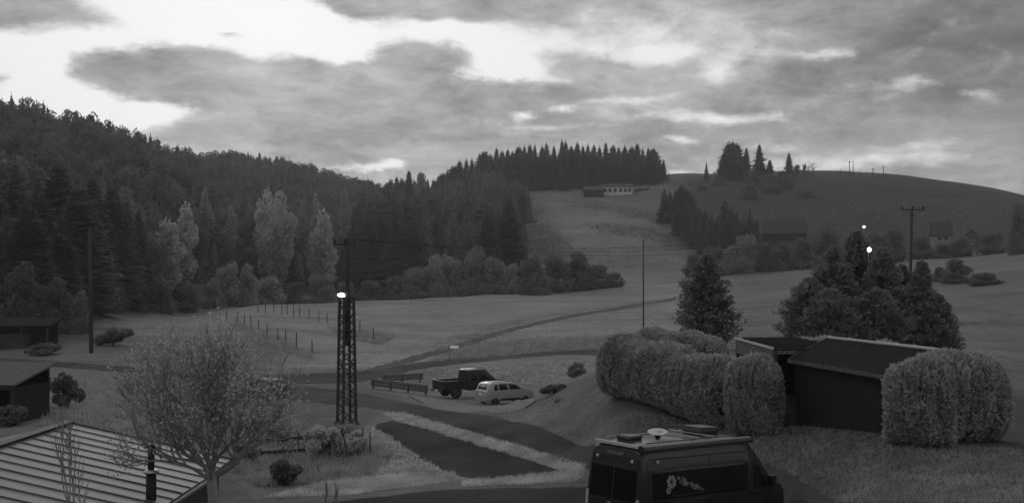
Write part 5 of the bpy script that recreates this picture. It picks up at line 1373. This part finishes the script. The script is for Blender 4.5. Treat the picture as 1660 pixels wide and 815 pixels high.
shrub(545, 728, 80, 46, 'mid', 'rounded duller shrub behind the two bright ones', 3)
shrub(463, 786, 64, 46, 'dark', 'dark round shrub at the edge of the garden bed', 4, n=3000)
shrub(70, 575, 60, 22, 'dark', 'low dark bush in front of the field barn', 14, leaf=.35)
shrub(14, 690, 60, 40, 'dark', 'dark bush growing in front of the woodshed', 15, leaf=.16)
shrub(110, 660, 56, 62, 'dark', 'dark bush growing beside the black water tank', 5, n=2600, leaf=.18)
shrub(400, 745, 60, 40, 'mid', 'low leafy shrub under the right side of the apple tree', 6)
shrub(455, 720, 60, 40, 'mid', 'leafy shrub between apple tree and bright shrubs', 7)
shrub(412, 700, 60, 34, 'mid', 'leafy shrub below the parked estate car', 8)
shrub(900, 636, 50, 14, 'dark', 'dark weeds added as the shadow patch in the ditch beyond the mound', 9, leaf=.2)  # dark foliage stands in for the shadow patch behind the mound
shrub(935, 610, 40, 26, 'mid', 'rough bush left of the long hedge on the slope', 10, leaf=.2)
shrub(183, 560, 66, 34, 'dark', 'broad dark bush beside the tall pole at the meadow corner', 13, leaf=.35)
for i, (u, v, vt, ln) in enumerate([(600, 742, 700, .0), (566, 745, 705, -.25), (484, 726, 700, 0), (536, 735, 706, 0), (585, 738, 694, .1)]):
    p = hit(u, v); H = (v - vt) / FPX * p.y; e = empty('garden_stake', p, 0, ['wooden stake beside the parking plot', 'leaning wooden stake among the bright shrubs', 'short stake at the edge of the garden bed', 'stake standing in the bright shrub', 'stake tied to the second bright shrub'][i], 'stake')
    MB().tube([(0, 0, -.2), (ln, 0, H)], [.035, .03], 6).build('shaft', M_wood_pole, e)
for i, (a, b) in enumerate([((415, 722), (497, 716)), ((420, 742), (495, 737))]):
    A_, B_ = hit(*a), hit(*b); e = empty('garden_border', A_, 0, ['upper plank border of the garden bed', 'lower plank border of the garden bed'][i], 'border')
    MB().bar((0, 0, .22), tuple(B_ - A_ + Vector((0, 0, .22))), .05, .16).build('board', M_wood_pole, e)
    for t in (.02, .5, .98):
        q = (B_ - A_) * t; MB().box(q.x - .03, q.x + .03, q.y + .03, q.y + .09, q.z - .2, q.z + .42).build('peg', M_wood_pole, e)
for i, (u, v) in enumerate([(186, 613), (190, 659), (194, 676), (172, 685), (85, 672), (905, 650)]):
    p = hit(u, v); e = MB(); g = random.Random(i); r_ = .22
    pts_ = [(0, 0, -.05), (0.02, 0, .06), (0, .02, .13), (0, 0, .17)]
    o = MB().tube(pts_, [r_, r_ * 1.05, r_ * .7, r_ * .2], 9).build('molehill', M_hedge_core, None, True); o.location = p
    tag(o, ['dark molehill nearest the left road on the grass slope', 'dark molehill halfway down the grass slope', 'dark molehill above the metal roof verge', 'dark molehill just above the metal roof', 'dark molehill below the black water tank', 'dark molehill on the lawn mound'][i], 'molehill')

# ------------------------------------------------------------------ rough grass
M_tuft = leaf_mat('dry_grass', 0.55, 0, .45, .45, .8)
M_tuft_d = leaf_mat('rough_weeds', 0.34, 0, .45, .45, .8)
M_tuft_s = leaf_mat('dull_scrub', 0.19, 0, .35, .45, .8)
def tufts(name, label, polys, n, h, m, dmax=400, per=5, seed=0):
    """blades in clumps over pieces of ground given by photograph outlines"""
    g = np.random.default_rng(seed); C_ = []
    for poly, share in polys:
        us = [p[0] for p in poly]; vs = [p[1] for p in poly]; k = 0; tries = 0
        while k < n * share and tries < n * 6:
            tries += 1; u = g.uniform(min(us), max(us)); v = g.uniform(min(vs), max(vs))
            if not inpoly(poly, np.array([u]), np.array([v]))[0]: continue
            p = hit(u, v)
            if p.y > dmax: continue
            C_.append(tuple(p)); k += 1
    C_ = np.repeat(np.array(C_), per, 0); m_ = len(C_)
    C_[:, :2] += g.normal(size=(m_, 2)) * h * .35
    a = g.uniform(0, 6.283, m_); w = h * .10 * g.uniform(.6, 1.4, m_); hh = h * g.uniform(.4, 1.25, m_)
    sx, sy = np.cos(a) * w, np.sin(a) * w; ln = g.normal(size=(m_, 2)) * h * .35
    V = np.stack([np.stack([C_[:, 0] - sx, C_[:, 1] - sy, C_[:, 2] - .03], -1), np.stack([C_[:, 0] + sx, C_[:, 1] + sy, C_[:, 2] - .03], -1), np.stack([C_[:, 0] + ln[:, 0], C_[:, 1] + ln[:, 1], C_[:, 2] + hh], -1)], 1).reshape(-1, 3)
    o = link_mesh(name, np_mesh(name, V, np.arange(3 * m_).reshape(-1, 3), m)); tag(o, label, None, None, 'stuff')
tufts('verge_grass', 'pale rough grass on the verges of plot and drive', [([(745, 781), (920, 765), (948, 770), (930, 781), (750, 789)], .12), ([(618, 670), (650, 668), (950, 756), (945, 768), (900, 760), (640, 682)], .45), ([(430, 806), (560, 775), (735, 766), (742, 779), (560, 803)], .35), ([(600, 690), (735, 775), (560, 770), (500, 745)], .2)], 6500, .15, M_tuft, seed=1)
tufts('garden_weeds', 'dull rough weeds in the garden beds', [([(380, 690), (500, 690), (640, 735), (600, 775), (420, 790), (380, 760)], .7), ([(60, 690), (100, 610), (220, 610), (230, 700)], .3)], 3000, .30, M_tuft_d, seed=2)
tufts('roadside_weeds', 'rough dark weeds on the bank above the main road', [([(700, 588), (760, 560), (980, 547), (1100, 548), (1100, 560), (900, 570)], 1)], 2200, .42, M_tuft_d, seed=3)
tufts('fence_weeds', 'rough weeds along the meadow fences', [([(385, 522), (430, 543), (510, 576), (500, 582), (420, 556), (372, 528)], .5), ([(530, 530), (640, 545), (620, 558), (555, 550)], .5)], 1100, .5, M_tuft_d, seed=4)
tufts('meadow_grass', 'pale tussocks standing out of the mown meadow', [([(520, 590), (700, 545), (1090, 500), (1090, 545), (760, 558), (600, 600)], .6), ([(690, 600), (980, 578), (970, 600), (880, 625), (720, 610)], .4)], 1300, .22, M_tuft, seed=5)
tufts('lawn_grass', 'short uneven grass of the garden lawn and mound', [([(800, 676), (940, 630), (985, 655), (1170, 695), (1290, 690), (1440, 708), (1660, 730), (1660, 815), (1360, 815), (1270, 760), (960, 712)], 1)], 9000, .10, M_tuft_d, seed=6)
tufts('hillside_grass', 'dull tussocks on the bare hillside', [([(1110, 305), (1290, 300), (1660, 335), (1660, 372), (1480, 392), (1230, 372)], .8), ([(840, 330), (1000, 330), (1100, 400), (1080, 440), (900, 440), (850, 400)], .2)], 2200, .75, M_tuft_s, 700, seed=8)
tufts('slope_scrub', 'dull scrub bands across the far slope below the white house', [([(948, 363), (1010, 364), (1105, 386), (1112, 404), (1040, 388), (960, 373)], .35), ([(842, 372), (880, 362), (905, 380), (940, 412), (900, 422), (850, 405)], .4), ([(905, 326), (1000, 332), (1080, 348), (1078, 362), (1000, 346)], .25)], 1100, .9, M_tuft_s, 700, seed=7)

# ------------------------------------------------------------------ thin evening haze over the valley
def haze_box():
    mb = MB(); mb.box(-1520, 1520, -1520, 1520, -7.5, 132)
    o = mb.build('haze'); tag(o, 'thin even evening haze filling the valley air', None, None, 'stuff')
    m = bpy.data.materials.new('haze'); m.use_nodes = True; t = m.node_tree; t.nodes.clear()
    v = t.nodes.new('ShaderNodeVolumePrincipled'); out = t.nodes.new('ShaderNodeOutputMaterial')
    v.inputs['Color'].default_value = (0.95, 0.95, 0.95, 1); v.inputs['Density'].default_value = HAZE; v.inputs['Anisotropy'].default_value = 0.2
    t.links.new(v.outputs[0], out.inputs['Volume']); o.data.materials.append(m)
    return o
HAZE = 0.00026
haze_box()
